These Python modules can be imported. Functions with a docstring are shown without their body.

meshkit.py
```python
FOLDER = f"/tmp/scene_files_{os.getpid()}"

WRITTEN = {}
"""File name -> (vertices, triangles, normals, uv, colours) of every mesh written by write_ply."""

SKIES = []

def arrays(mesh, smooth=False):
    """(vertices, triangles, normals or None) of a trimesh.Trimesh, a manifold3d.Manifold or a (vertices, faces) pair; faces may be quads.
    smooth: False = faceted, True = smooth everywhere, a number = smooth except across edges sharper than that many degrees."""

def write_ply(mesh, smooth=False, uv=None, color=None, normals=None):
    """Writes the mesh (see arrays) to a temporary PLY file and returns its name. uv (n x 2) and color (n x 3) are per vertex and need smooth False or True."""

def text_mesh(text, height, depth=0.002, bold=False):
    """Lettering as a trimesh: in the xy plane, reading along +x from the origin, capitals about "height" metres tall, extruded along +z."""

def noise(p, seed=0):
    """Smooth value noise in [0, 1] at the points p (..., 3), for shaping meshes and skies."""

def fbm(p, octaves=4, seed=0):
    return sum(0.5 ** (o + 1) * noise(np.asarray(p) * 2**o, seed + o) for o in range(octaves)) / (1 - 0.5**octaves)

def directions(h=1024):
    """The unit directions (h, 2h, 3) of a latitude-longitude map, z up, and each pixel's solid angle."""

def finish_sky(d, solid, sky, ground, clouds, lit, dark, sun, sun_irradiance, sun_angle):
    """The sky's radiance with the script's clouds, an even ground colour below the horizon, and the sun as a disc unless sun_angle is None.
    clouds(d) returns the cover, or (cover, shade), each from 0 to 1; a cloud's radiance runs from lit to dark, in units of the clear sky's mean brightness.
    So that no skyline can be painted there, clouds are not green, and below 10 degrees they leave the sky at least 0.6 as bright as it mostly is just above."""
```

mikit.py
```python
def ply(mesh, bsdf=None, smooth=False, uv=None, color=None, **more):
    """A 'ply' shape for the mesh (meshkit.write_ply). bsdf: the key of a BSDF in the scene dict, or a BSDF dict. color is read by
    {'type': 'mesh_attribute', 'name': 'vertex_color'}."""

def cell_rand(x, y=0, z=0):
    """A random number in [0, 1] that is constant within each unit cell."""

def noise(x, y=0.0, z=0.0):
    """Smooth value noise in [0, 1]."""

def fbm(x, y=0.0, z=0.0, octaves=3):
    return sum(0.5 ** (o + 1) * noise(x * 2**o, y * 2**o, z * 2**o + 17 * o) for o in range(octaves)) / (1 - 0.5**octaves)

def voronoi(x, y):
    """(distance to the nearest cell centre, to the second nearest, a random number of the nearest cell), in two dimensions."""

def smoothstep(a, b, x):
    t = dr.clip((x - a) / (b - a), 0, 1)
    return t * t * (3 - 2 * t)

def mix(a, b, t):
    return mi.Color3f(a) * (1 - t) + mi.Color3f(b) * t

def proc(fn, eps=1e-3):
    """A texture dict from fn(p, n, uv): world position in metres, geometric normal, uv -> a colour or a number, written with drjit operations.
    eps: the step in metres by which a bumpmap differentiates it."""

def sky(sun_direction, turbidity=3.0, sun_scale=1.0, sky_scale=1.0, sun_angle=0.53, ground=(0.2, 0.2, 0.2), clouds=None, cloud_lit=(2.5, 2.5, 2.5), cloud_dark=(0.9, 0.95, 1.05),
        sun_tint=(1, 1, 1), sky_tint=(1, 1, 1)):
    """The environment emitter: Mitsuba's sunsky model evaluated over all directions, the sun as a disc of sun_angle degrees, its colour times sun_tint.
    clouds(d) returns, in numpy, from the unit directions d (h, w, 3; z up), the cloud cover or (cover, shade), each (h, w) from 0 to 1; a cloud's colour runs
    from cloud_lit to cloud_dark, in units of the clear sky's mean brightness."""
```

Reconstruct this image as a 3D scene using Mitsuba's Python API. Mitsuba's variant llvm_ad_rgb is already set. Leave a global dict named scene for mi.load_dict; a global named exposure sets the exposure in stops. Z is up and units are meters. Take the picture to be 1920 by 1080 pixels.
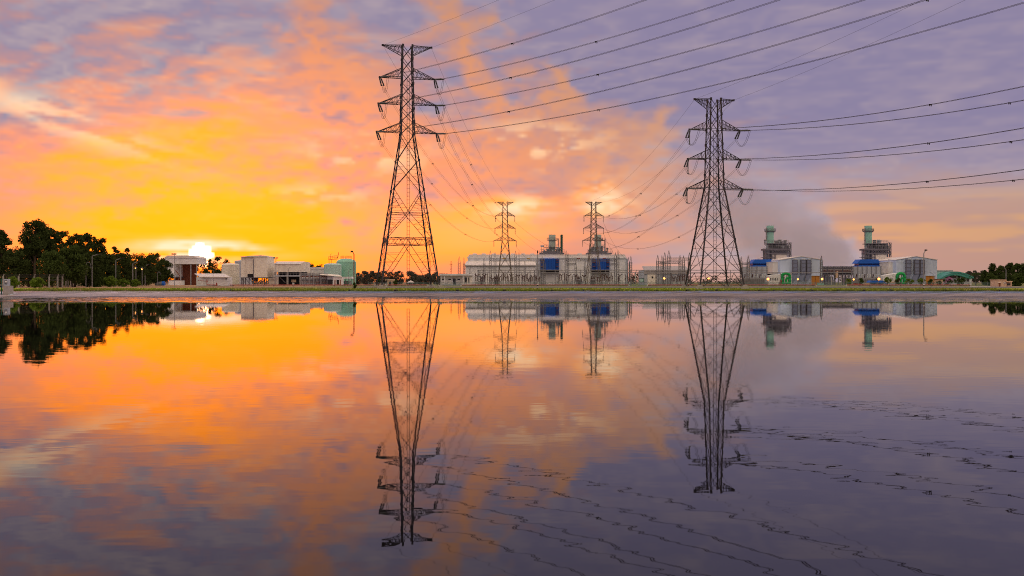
import math, random, numpy as np, trimesh, mitsuba as mi, mikit, meshkit
from meshkit import fbm as nfbm
T = mi.ScalarTransform4f
scene, labels, used = {}, {}, {}
rnd = random.Random(7)
rng = np.random.default_rng(7)
F, HY, CAM = 1867.0, 529.0, 2.9          # lens, horizon row and eye height above the water

# ------------------------------------------------------------------ camera, sky, exposure
exposure = 2.8
scene['camera'] = {'type': 'perspective', 'fov': 2 * math.degrees(math.atan(960 / F)), 'fov_axis': 'x',
                   'to_world': T().look_at(origin=[0, 0, CAM], target=[0, 10, CAM], up=[0, 0, 1]),
                   'principal_point_offset_y': (540 - HY) / 1080, 'near_clip': 0.1, 'far_clip': 9000.0}
def sst(a,b,x):
    t=np.clip((x-a)/(b-a),0,1); return t*t*(3-2*t)
SUN_AZ,SUN_EL=np.radians(-17.35),np.radians(1.48)
SUN=[np.sin(SUN_AZ)*np.cos(SUN_EL),np.cos(SUN_AZ)*np.cos(SUN_EL),np.sin(SUN_EL)]
def clouds(d):
    x,y,z=d[...,0],d[...,1],d[...,2]
    az=np.degrees(np.arctan2(x,y)); el=np.degrees(np.arcsin(np.clip(z,-1,1)))
    th=np.degrees(np.arccos(np.clip(d@np.array(SUN),-1,1)))
    # a flat deck of broken cloud, seen in perspective
    q=np.stack([x/(z+.13),y/(z+.13),0*z],-1)
    rot=np.stack([q[...,0]*.90-q[...,1]*.43,q[...,0]*.43+q[...,1]*.90,0*z],-1)
    wob=(nfbm(rot*2.2,3,71)-.5)[...,None]
    broad=nfbm(rot*[.55,.9,1],4,3)-.5; deck=nfbm((rot+.35*wob)*[2.1,3.4,1],5,11)-.5; fine=nfbm((rot+.22*wob)*[8.,14,1],4,23)-.5
    # billows: noise on the sphere itself
    p=d*np.array([1,1,1.25])
    wa=(nfbm(p*9,4,31)-.5); wb=(nfbm(p*9+7.7,4,37)-.5); puff=nfbm(p*28,4,41)-.5; tuft=nfbm(p*66,3,43)-.5
    a=az+6.5*wa+4.2*puff+2.2*tuft; e=el+4*wb+2.8*puff+1.6*tuft
    streak=nfbm(np.stack([az*.16,el*1.5,0*z],-1),4,51)-.5
    ridge=1-np.abs(2*nfbm((rot+.3*wob)*[5.,8.5,1],4,83)-1); rid2=1-np.abs(2*nfbm(p*34+1.5*puff[...,None],4,87)-1); mott=nfbm(p*np.array([60,60,120]),4,97)-.5
    def seg(a0,e0,a1,e1,w0,w1,soft=.9):
        dx,dy=a1-a0,e1-e0; t=np.clip(((a-a0)*dx+(e-e0)*dy)/(dx*dx+dy*dy),0,1)
        r=np.hypot(a-a0-t*dx,e-e0-t*dy)/(w0+(w1-w0)*t); return 1-sst(1-soft,1+soft,r)
    def soft(a0,e0,ra,re):
        return np.exp(-((az+1.5*wa-a0)/ra)**2-((el+1.5*wb-e0)/re)**2)
    # dark: how much of the grey underside of the deck one sees
    far=sst(8,31,th+8*broad)
    high=sst(.5,9.5,el+4*deck)
    dark=.30*sst(3.5,11,th)+.10*sst(12,20,th)*(1-far)+.20*sst(3.5,8,el+2*deck)*(1-far)+.84*far*(.30+.70*high)+.38*sst(6.5,15.,el+4*deck+.10*(az+17))*(1-far)+.72*deck*(.25+.75*high)*(1-.45*far)+.55*fine*(.2+.8*high)*(1-.4*far)
    dark+=.55*mott*(.35+.65*high)*sst(2,5,el)*(1-.45*far)+.13*sst(7,13,th)*(1-far)*sst(1,4,el)-.22*np.clip(ridge-.72,0,.3)*sst(3,7,el)
    dark-=.20*np.exp(-(th/7)**2)
    dark+=.8*streak*sst(7,2,el)*(.25+.75*far)
    # pale: thin bright rims and veils
    pale=.03*sst(4,9,th)+.05*sst(3.5,7,el)*(1-far)+.22*sst(14,30,th)*(1-high)+.55*np.clip(fine+.6*deck-.06,0,.5)*sst(2,5,el)*(1-.65*far)
    pale+=.45*np.clip(ridge-.80,0,.2)*sst(3,7,el)*(1-.55*far)+.10*np.clip(mott*2,0,1)*sst(2,6,el)*(1-.5*far)
    pale*=.35+.65*np.maximum(sst(6,10,el),far); dark-=.10*sst(8,14,el)*(1-far)
    # tall warm columns of drifting vapour
    col=np.maximum.reduce([seg(-12.6,14.6,-10.8,11.,1.5,2.2),seg(-10.8,11,-8.0,6.4,2.2,2.8),seg(-3.4,18,-1.6,10,1.1,2.0),seg(-1.6,10,1.5,7,2.2,2.6),seg(2.2,12,3.5,8,.9,2.0),seg(8.4,9.6,8.8,5.0,1.0,1.9),seg(-8,7.6,8.0,6.4,2.3,2.3,.8),seg(-1,10,8,8,1.6,1.6,.8)*.85,seg(-24,5,-12,7.5,1.6,2.2,.8)*.4])
    col=np.clip(col*(1+1.1*mott+.7*puff+.35*tuft),0,1)
    tint=.38-.12*sst(13,26,th)+.5*np.clip(puff+.6*tuft+.1*wa,-.3,.5)+.75*mott-.9*np.clip(rid2-.72,0,.28)
    dark=dark*(1-.95*col)+col*np.clip(tint+.08,.30,.72)
    pale=pale*(1-.9*col)+col*(.05+.06*sst(12,28,th))
    # gaps through which the gold behind shows
    gap=soft(-1.5,3.0,5.0,1.2)+.6*soft(1.0,4.4,5.,.5)
    dark-=.7*gap*(1+.9*deck); pale+=.20*gap
    spot=np.maximum(soft(5.3,4.7,1.6,.9),.8*soft(0.,4.5,2.2,.6)); dark-=.9*spot*np.clip(.9+3*mott,.2,1.2); pale+=.55*spot*np.clip(.75+4.5*mott+3*fine,.1,1.5)
    lx=az*.30+el*.25; left=np.exp(-((az+25)/5.5)**2-((el+.28*(az+25)+1.5*wb-8.8)/.75)**2)*sst(-.05,.13,nfbm(np.stack([lx,el*2.0+az*.4,0*z],-1),5,57)-.5)
    mid=(soft(-8.5,7.2,3.,.9)+soft(1.5,8.1,3.2,1.0)+.8*soft(-11,5,2.5,.5))*sst(-.03,.16,nfbm(np.stack([az*.7,el*1.9,0*z],-1),5,59)-.5)
    veil=np.clip(left+mid,0,1); dark*=1-.7*veil; pale+=.5*veil
    patch=1-sst(.3,1.6,np.hypot((a-2.6)/3.0,(e-5.0)/.8)); dark=np.maximum(dark,(.42+.5*mott)*patch*(1-.6*np.clip(rid2-.6,0,.4)/.4)); pale*=1-.3*patch
    patch=1-sst(.5,1.5,np.hypot((a-1.5)/2.0,(e-6.4)/1.0)); dark=dark+.25*patch*(1-dark)
    core=np.exp(-((az+17.4+1.2*wa)/2.3)**2-((el-1.70+.5*puff)/.45)**2)*np.clip(1.1+9*(nfbm(np.stack([az*.5,el*4.2,0*z],-1),3,101)-.5),.0,2.4); dark*=1-np.clip(core,0,1); pale+=1.25*core+.22*np.exp(-((az+17)/5)**2-((el-1.9)/.9)**2)*np.clip(.4+6*streak,0,1.6)
    # the low grey plume that leans up and left from behind the plant
    pl=np.maximum(seg(19.0,0.4,15.2,3.2,1.4,2.3,.6),seg(15.2,3.2,9.8,6.0,2.3,3.0,.9)*.75)
    tone=np.clip(.84+.05*(az-15)+.5*puff+.5*mott,.35,1.0)
    pl*=.9; dark=dark*(1-pl)+pl*tone; pale=pale*(1-.55*pl)+.13*pl*(1+2*mott)
    # warm bands low in the east
    low=sst(6.5,3.0,el)*sst(13,19,az)*(1-pl)
    band=sst(-.06,.10,streak)
    dark=dark*(1-.85*low)+.85*low*(.40-.34*band); pale=pale*(1-.85*low)+.85*low*(.16+.10*band)
    # paler cloud added out of view behind the camera to brighten the facades
    back_fill=sst(38,105,th+6*broad)*sst(5,32,el+5*broad)
    dark=dark*(1-back_fill)+back_fill*np.clip(.30+.8*deck,.0,.9); pale=pale*(1-back_fill)+back_fill*np.clip(.68-.8*deck,.1,1)
    dark=np.clip(dark,0,1); pale=np.clip(pale,0,1); tot=np.maximum(dark+pale,1)
    dark,pale=dark/tot,pale/tot
    return dark+pale,dark/np.maximum(dark+pale,1e-4)
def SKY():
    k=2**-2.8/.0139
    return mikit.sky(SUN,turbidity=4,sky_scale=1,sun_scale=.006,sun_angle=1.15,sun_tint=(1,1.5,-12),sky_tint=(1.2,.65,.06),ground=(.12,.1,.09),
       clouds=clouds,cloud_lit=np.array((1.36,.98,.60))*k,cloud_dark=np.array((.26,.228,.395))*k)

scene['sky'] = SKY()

# ------------------------------------------------------------------ materials
def flat(name, rgb, rough=.6, spec=.3, metal=0.0):
    scene[name] = {'type': 'twosided', 'bsdf': {'type': 'principled', 'base_color': {'type': 'rgb', 'value': list(rgb)}, 'roughness': rough, 'specular': spec, 'metallic': metal}}
def worn(name, rgb, rgb2, sx, sz, rough=.6, amt=1.0):
    """paint with vertical rain streaks and blotches"""
    def fn(p, n, uv):
        a = mikit.fbm((p.x + p.y * .7) * sx, p.z * sz, p.y * .02, 3)
        b = mikit.noise((p.x + p.y) * .12, p.z * .25)
        return mikit.mix(rgb, rgb2, mikit.smoothstep(.45, .85, a * .8 + b * .3) * amt)
    scene[name] = {'type': 'twosided', 'bsdf': {'type': 'principled', 'base_color': mikit.proc(fn), 'roughness': rough, 'specular': .3}}
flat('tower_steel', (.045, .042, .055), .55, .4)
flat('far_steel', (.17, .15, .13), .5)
flat('galvanised', (.30, .31, .34), .5, .5)
flat('yard_steel', (.20, .21, .23), .5, .5)
flat('dark_steel', (.15, .15, .19), .6)
flat('wire_metal', (.085, .075, .085), .5)
flat('insulator_grey', (.16, .17, .19), .3)
flat('insulator_brown', (.095, .045, .035), .3)
flat('pale_insulator', (.62, .66, .66), .3)
worn('white_cladding', (.86, .90, .94), (.70, .74, .76), .5, .05)
worn('cool_cladding', (.58, .71, .90), (.49, .60, .77), .5, .05)
worn('cream_cladding', (.90, .88, .80), (.74, .71, .64), .5, .05)
worn('concrete', (.42, .40, .38), (.26, .25, .24), .9, .5, .85)
worn('grey_cladding', (.48, .54, .62), (.38, .42, .49), .5, .05)
flat('pale_roof', (.78, .75, .74), .5)
flat('roof_grey', (.44, .43, .44), .5)
flat('blue_paint', (.020, .14, .62), .45)
flat('dark_blue', (.012, .07, .34), .45)
flat('green_stack', (.34, .66, .58), .45)
flat('aqua_tank', (.50, .76, .73), .45)
flat('green_tank', (.32, .66, .54), .45)
flat('sage_stack', (.48, .58, .52), .5)
flat('green_pipe', (.02, .46, .12), .4)
flat('dark_green', (.03, .13, .10), .5)
flat('green_roof', (.07, .34, .28), .45)
flat('orange_door', (.55, .25, .05), .5)
flat('red_pipe', (.36, .07, .06), .45)
flat('rust', (.26, .09, .05), .7)
flat('tan_wall', (.74, .54, .38), .7)
flat('duct_grey', (.23, .28, .42), .45)
flat('dark_gap_shade', (.025, .024, .030), .8)  # near-black base colour standing in for shade in openings and underneath
flat('window_dark', (.03, .035, .045), .15, .6)
flat('bulb_white', (.8, .8, .78), .3)
flat('black_paint', (.03, .03, .03), .5)
flat('white_paint', (.8, .8, .8), .5)
flat('yellow_paint', (.75, .45, .04), .5)
flat('fence_green', (.16, .26, .25), .5)
flat('bark', (.10, .075, .060), .9, .1)
flat('blossom', (.55, .26, .50), .7, .1)
def leafy(name, rgb, trans):
    scene[name] = {'type': 'principledthin', 'base_color': {'type': 'rgb', 'value': list(rgb)}, 'roughness': .6, 'diff_trans': trans, 'spec_trans': 0.0, 'eta': 1.3}
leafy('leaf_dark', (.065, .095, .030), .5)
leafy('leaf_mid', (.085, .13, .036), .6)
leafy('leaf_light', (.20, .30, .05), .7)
leafy('leaf_haze_tint', (.13, .13, .105), .5)  # lifted grey leaf colour, distance haze put into the base colour
leafy('grass_blade', (.24, .33, .04), .7)
def glow(name, rgb):
    return {'type': 'area', 'radiance': {'type': 'rgb', 'value': [c for c in rgb]}}

# ------------------------------------------------------------------ helpers
QF = np.array([[0, 1, 3, 2], [4, 6, 7, 5], [0, 4, 5, 1], [2, 3, 7, 6], [0, 2, 6, 4], [1, 5, 7, 3]])
BOXF = np.vstack([QF[:, [0, 1, 2]], QF[:, [0, 2, 3]]])
def PX(x, Y): return (x - 960) / F * Y
def PZ(y, Y): return CAM - (y - HY) / F * Y
def P(x, y, Y): return np.array([PX(x, Y), Y, PZ(y, Y)])
GZ = 1.45
class MB:
    def __init__(s): s.v, s.f, s.n = [], [], 0
    def add(s, v, f):
        s.v.append(np.asarray(v, float)); s.f.append(np.asarray(f) + s.n); s.n += len(v); return s
    def box(s, x0, x1, y0, y1, z0, z1):
        return s.add([[x, y, z] for x in (x0, x1) for y in (y0, y1) for z in (z0, z1)], BOXF)
    def pb(s, x0, x1, y0, y1, Y, d, ground=False):
        """box whose front is the pixel rectangle x0..x1, y0..y1 at distance Y, d metres deep"""
        return s.box(PX(x0, Y), PX(x1, Y), Y, Y + d, GZ - .05 if ground else PZ(y1, Y), PZ(y0, Y))
    def bar(s, p, q, w, h=None):
        p, q = np.asarray(p, float), np.asarray(q, float); h = h or w
        t = q - p; t = t / (np.linalg.norm(t) + 1e-12)
        a = np.cross(t, [0, 0, 1.0] if abs(t[2]) < .95 else [0, 1.0, 0]); a /= np.linalg.norm(a); b = np.cross(a, t)
        return s.add([o + i * a * w / 2 + j * b * h / 2 for i in (-1, 1) for o in (p, q) for j in (-1, 1)], BOXF)
    def tube(s, pts, r, n=6, caps=True):
        p = np.asarray(pts, float); m = len(p); r = np.broadcast_to(r, (m,))
        t = np.gradient(p, axis=0); t /= np.linalg.norm(t, axis=1, keepdims=True) + 1e-12
        ref = np.where(np.abs(t[:, 2:]) < .9, [0, 0, 1.0], [0, 1.0, 0]); a = np.cross(t, ref); a /= np.linalg.norm(a, axis=1, keepdims=True) + 1e-12; b = np.cross(a, t)
        for i in range(1, m):
            if a[i] @ a[i - 1] < 0: a[i], b[i] = -a[i], -b[i]
        g = np.arange(n) * 2 * np.pi / n
        v = p[:, None] + r[:, None, None] * (np.cos(g)[None, :, None] * a[:, None] + np.sin(g)[None, :, None] * b[:, None])
        i, j = np.meshgrid(np.arange(m - 1), np.arange(n), indexing='ij'); k = (j + 1) % n
        q = np.stack([i * n + j, i * n + k, (i + 1) * n + k, (i + 1) * n + j], -1).reshape(-1, 4)
        f = np.vstack([q[:, [0, 1, 2]], q[:, [0, 2, 3]]]); v = v.reshape(-1, 3)
        if caps:
            v = np.vstack([v, p[:1], p[-1:]]); c0, c1, g = m * n, m * n + 1, np.arange(n)
            f = np.vstack([f, np.stack([g * 0 + c0, (g + 1) % n, g], 1), np.stack([g * 0 + c1, (m - 1) * n + g, (m - 1) * n + (g + 1) % n], 1)])
        return s.add(v, f)
    def lathe(s, prof, c, n=20):
        """prof: (radius, z) list; c: centre x, y"""
        prof = np.asarray(prof, float); pts = np.stack([np.full(len(prof), c[0]), np.full(len(prof), c[1]), prof[:, 1]], 1)
        g = np.arange(n) * 2 * np.pi / n; m = len(prof)
        v = np.stack([pts[:, None, 0] + prof[:, :1] * np.cos(g), pts[:, None, 1] + prof[:, :1] * np.sin(g), np.repeat(prof[:, 1:], n, 1)], -1).reshape(-1, 3)
        i, j = np.meshgrid(np.arange(m - 1), np.arange(n), indexing='ij'); k = (j + 1) % n
        q = np.stack([i * n + j, i * n + k, (i + 1) * n + k, (i + 1) * n + j], -1).reshape(-1, 4)
        return s.add(v, np.vstack([q[:, [0, 1, 2]], q[:, [0, 2, 3]]]))
    def prism(s, xz, y0, y1):
        """convex outline (x, z) extruded from y0 to y1"""
        xz = np.asarray(xz, float); n = len(xz)
        v = np.vstack([np.c_[xz[:, 0], np.full(n, y0), xz[:, 1]], np.c_[xz[:, 0], np.full(n, y1), xz[:, 1]]])
        i = np.arange(n); k = (i + 1) % n; z = np.arange(1, n - 1)
        return s.add(v, np.vstack([np.stack([z * 0, z, z + 1], 1), np.stack([z * 0 + n, z + 1 + n, z + n], 1), np.stack([i, i + n, k], 1), np.stack([k, i + n, k + n], 1)]))
    def pp(s, pts, Y, d): return s.prism([(PX(x, Y), PZ(y, Y)) for x, y in pts], Y, Y + d)
    def disc_stack(s, p, q, r, n, k=7):
        """a string of insulator discs from p to q"""
        p, q = np.asarray(p, float), np.asarray(q, float); t = np.linspace(0, 1, 2 * n + 1)
        return s.tube(p + (q - p) * t[:, None], np.where(np.arange(2 * n + 1) % 2, r, r * .45), k)
    def mesh(s): return np.vstack(s.v), np.vstack(s.f)
def numbered(k):
    n = used.get(k, 0); used[k] = n + 1
    return k if n == 0 else '%s_%03d' % (k, n)
def put(key, mb, mat, smooth=False, **more):
    scene[key] = mikit.ply(mb.mesh() if isinstance(mb, MB) else mb, mat, smooth, **more); return key
def thing(name, label, cat, group=None):
    k = numbered(name); labels[k] = {'label': label, 'category': cat}
    if group: labels[k]['group'] = group
    return k
def part(parent, name, mb, mat, smooth=False, label=None, **more):
    k = numbered(parent + '__' + name)
    if label: labels[k] = {'label': label}
    return put(k, mb, mat, smooth, **more)
def solo(name, mb, mat, label, cat, group=None, smooth=False):
    k = thing(name, label, cat, group); return put(k, mb, mat, smooth)
def setting(name, mb, mat, kind='structure', label=None, smooth=False, **more):
    labels[name] = {'kind': kind}
    if label: labels[name].update(label=label, category=kind if kind == 'structure' else name.replace('_', ' '))
    return put(name, mb, mat, smooth, **more)
# ------------------------------------------------------------------ setting: water, lining, verge, ground, road
def water_height(p, n, uv):
    calm = mikit.smoothstep(.40, .66, mikit.fbm(p.x * .012, p.y * .035, 0., 2))
    near = .00025 + .0004 * calm * mikit.smoothstep(120., 20., p.y)
    w = (mikit.fbm(p.x * 1.0, p.y * 2.3, 3., 3) - .5) * near
    return w * 2.0 
scene['water_surface'] = {'type': 'bumpmap', 'arbitrary': mikit.proc(water_height, eps=.02), 'scale': 1.0,
    'bsdf': {'type': 'plastic', 'diffuse_reflectance': {'type': 'rgb', 'value': [.002, .003, .006]}, 'int_ior': 1.345, 'nonlinear': False}}
wx = 420.0
def grid(X, Y, Z):
    h, w = X.shape; i = np.arange(h * w).reshape(h, w)
    q = np.stack([i[:-1, :-1], i[:-1, 1:], i[1:, 1:], i[1:, :-1]], -1).reshape(-1, 4)
    return np.stack([X, Y, Z], -1).reshape(-1, 3), np.vstack([q[:, [0, 1, 2]], q[:, [0, 2, 3]]])
X, Y = np.meshgrid(np.linspace(-118, 118, 420), np.arange(140, 196.01, .15))
env = np.clip((Y - 141) / 14, 0, 1) * (.16 + .84 * np.clip((-12 - X + 14 * (nfbm(np.stack([X * .05, Y * .12, X * 0], -1), 2, 91) - .5)) / 24, 0, 1) * np.clip((X + 88) / 10, .12, 1)) * (np.abs(X) < 117)
rip = nfbm(np.stack([X * .5, Y * 1.5, X * 0], -1), 3, 77) - .5
vw, fw = grid(X, Y, rip * .15 * env)
n0 = len(vw); vw = np.vstack([vw, [[-wx, 1, 0], [wx, 1, 0], [wx, 140, 0], [-wx, 140, 0], [-wx, 196, 0], [-118, 196, 0], [-118, 140, 0], [118, 140, 0], [118, 196, 0], [wx, 196, 0]]])
fw = np.vstack([fw, n0 + np.array([[0, 1, 2], [0, 2, 3], [3, 6, 5], [3, 5, 4], [7, 2, 9], [7, 9, 8]])])
setting('water', (vw, fw), 'water_surface', smooth=True, label='still pond water mirroring the sunrise sky', uv=vw[:, :2] / 100)

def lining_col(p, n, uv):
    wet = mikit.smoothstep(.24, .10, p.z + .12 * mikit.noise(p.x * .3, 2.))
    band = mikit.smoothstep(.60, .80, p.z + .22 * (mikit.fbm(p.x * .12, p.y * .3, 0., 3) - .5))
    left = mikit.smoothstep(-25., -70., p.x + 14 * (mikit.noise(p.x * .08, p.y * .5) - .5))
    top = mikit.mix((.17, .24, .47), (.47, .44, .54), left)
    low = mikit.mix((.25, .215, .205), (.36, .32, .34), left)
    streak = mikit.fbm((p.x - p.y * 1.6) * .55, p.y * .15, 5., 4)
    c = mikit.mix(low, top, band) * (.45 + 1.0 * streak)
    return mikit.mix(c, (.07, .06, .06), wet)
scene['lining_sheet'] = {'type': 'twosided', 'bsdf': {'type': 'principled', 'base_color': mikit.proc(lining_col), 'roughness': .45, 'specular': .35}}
xs = np.linspace(-135, 135, 1100); ts = np.linspace(-.15, 1, 26)
X, TT = np.meshgrid(xs, ts)
sk = X + 9 * TT + 1.2 * nfbm(np.stack([X * .1, TT * 3, X * 0], -1), 3, 2)          # creases run aslant down the slope
cr = np.abs(nfbm(np.stack([sk * .33, TT * .6, X * 0], -1), 3, 5) - .5) * 2
Zl = 1.17 * TT + .17 * (cr - .4) * np.clip(TT * 4, 0, 1) * np.clip((1.02 - TT) * 6, 0, 1) + .05 * (nfbm(np.stack([X * .5, TT * 5, X * 0], -1), 3, 8) - .5) * (TT > 0)
edge = .5 * (nfbm(np.stack([xs * .05, xs * 0, xs * 0], -1), 3, 19) - .5)
Yl = 193 + 9 * TT + edge[None] * np.clip(1 - TT, 0, 1)
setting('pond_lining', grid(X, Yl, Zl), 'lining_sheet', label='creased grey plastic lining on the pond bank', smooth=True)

def verge_h(X, Y):
    t = np.clip((Y - 201.6) / 33, 0, 1)
    return 1.19 + .26 * t + .10 * (nfbm(np.stack([X * .12, Y * .12, X * 0], -1), 3, 4) - .5) * np.clip((Y - 201.6) / 3, 0, 1)
def verge_col(p, n, uv):
    dry = mikit.smoothstep(.42, .62, mikit.fbm(p.x * .06, p.y * .12, 1., 3) + .18 * mikit.smoothstep(-30., -60., p.x) * mikit.smoothstep(222., 205., p.y))
    g = mikit.fbm(p.x * .9, p.y * .9, 2., 3)
    return mikit.mix(mikit.mix((.24, .33, .03), (.35, .41, .05), g), (.20, .13, .075), dry)
scene['turf'] = {'type': 'twosided', 'bsdf': {'type': 'principled', 'base_color': mikit.proc(verge_col), 'roughness': .9, 'specular': .1}}
X, Y = np.meshgrid(np.linspace(-150, 150, 400), np.concatenate([np.linspace(201.6, 236, 24), [248]]))
setting('grass_verge', grid(X, Y, verge_h(X, Y)), 'turf', label='strip of green grass along the top of the bank', smooth=True)
def soil_col(p, n, uv):
    a = mikit.fbm(p.x * .04, p.y * .06, 3., 4)
    left = mikit.smoothstep(-62., -80., p.x)
    base = mikit.mix((.11, .14, .045), (.24, .20, .13), mikit.smoothstep(.4, .65, a))
    return mikit.mix(base, mikit.mix((.26, .12, .08), (.36, .25, .17), a), left * mikit.smoothstep(.3, .5, a))
scene['soil'] = {'type': 'twosided', 'bsdf': {'type': 'principled', 'base_color': mikit.proc(soil_col), 'roughness': .95, 'specular': .1}}
G = 3500.0
setting('ground', (np.array([[-G, 236, GZ - .02], [G, 236, GZ - .02], [G, 6000, GZ - .02], [-G, 6000, GZ - .02],
                             [-G, 200, 1.0], [G, 200, 1.0], [-G, -.4, -3.0], [G, -.4, -3.0], [-G, -2, 1.2], [G, -2, 1.2], [-G, -900, 1.2], [G, -900, 1.2], [-G, 197, -3], [G, 197, -3],
                             [-420, -.4, -.02], [-420, 205, -.02], [420, -.4, -.02], [420, 205, -.02], [-424, -3, 1.2], [-424, 205, 1.2], [424, -3, 1.2], [424, 205, 1.2], [-G, -3, 1.2], [-G, 205, 1.2], [G, -3, 1.2], [G, 205, 1.2]]),
                   [[0, 1, 2], [0, 2, 3], [4, 5, 1], [4, 1, 0], [12, 13, 5], [12, 5, 4], [6, 7, 13], [6, 13, 12], [8, 9, 7], [8, 7, 6], [10, 11, 9], [10, 9, 8],
                    [14, 15, 19], [14, 19, 18], [16, 17, 21], [16, 21, 20], [18, 19, 23], [18, 23, 22], [20, 21, 25], [20, 25, 24]]), 'soil', label='flat bare and grassy ground of the plant site')
def tar_col(p, n, uv):
    return mikit.mix((.13, .135, .155), (.20, .195, .20), mikit.fbm(p.x * .2, p.y * .5, 0., 3))
scene['asphalt'] = {'type': 'twosided', 'bsdf': {'type': 'principled', 'base_color': mikit.proc(tar_col), 'roughness': .55, 'specular': .4}}
setting('road', MB().box(PX(640, 262), 260, 262, 312, GZ - .3, GZ + .03), 'asphalt', label='grey service road behind the grass verge')
setting('dirt_track', MB().box(-140, PX(640, 262) - .1, 252, 280, GZ - .3, GZ + .02), 'soil', label='earth track in front of the sheds')
# grass blades
nb = 26000
gx = rng.uniform(-112, 112, nb); gy = 201.7 + 34 * rng.random(nb) ** 2.2; gh = verge_h(gx, gy)
keep = rng.random(nb) < .35 + .9 * nfbm(np.stack([gx * .15, gy * .3, gx * 0], -1), 3, 66) ** 2; gx, gy, gh = gx[keep], gy[keep], gh[keep]; nb = len(gx)
hh = rng.uniform(.10, .34, nb); lean = rng.normal(0, .08, (nb, 2)); ww = rng.uniform(.04, .12, nb)
v = np.stack([np.stack([gx - ww, gy, gh - .02], -1), np.stack([gx + ww, gy, gh - .02], -1), np.stack([gx + lean[:, 0], gy + lean[:, 1], gh + hh], -1)], 1).reshape(-1, 3)
setting('grass', (v, np.arange(3 * nb).reshape(-1, 3)), 'grass_blade', 'stuff', label='short green and straw grass on the bank top')
for i, px in enumerate([8, 96, 434, 655, 742, 858, 905, 946, 1035, 1092, 1160, 1230, 1289, 1345, 1425, 1451, 1473, 1522, 1571, 1620, 1671, 1722, 1772, 1822, 1874]):
    m = trimesh.creation.icosphere(2, 1.0); q = np.array(m.vertices)
    q *= 1 + .35 * (nfbm(q * 1.3 + i * 5, 3, 12)[:, None] - .5); s = rnd.uniform(.8, 1.25)
    q = q * [.38 * s, .3, .17 * s] + [PX(px, 202), 202.2, 1.17 + .08]
    solo('sandbag', (q, np.array(m.faces)), 'black_paint', 'small dark sandbag weighing down the top edge of the pond lining', 'sandbag', 'sandbags along the lining edge', True)

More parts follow.
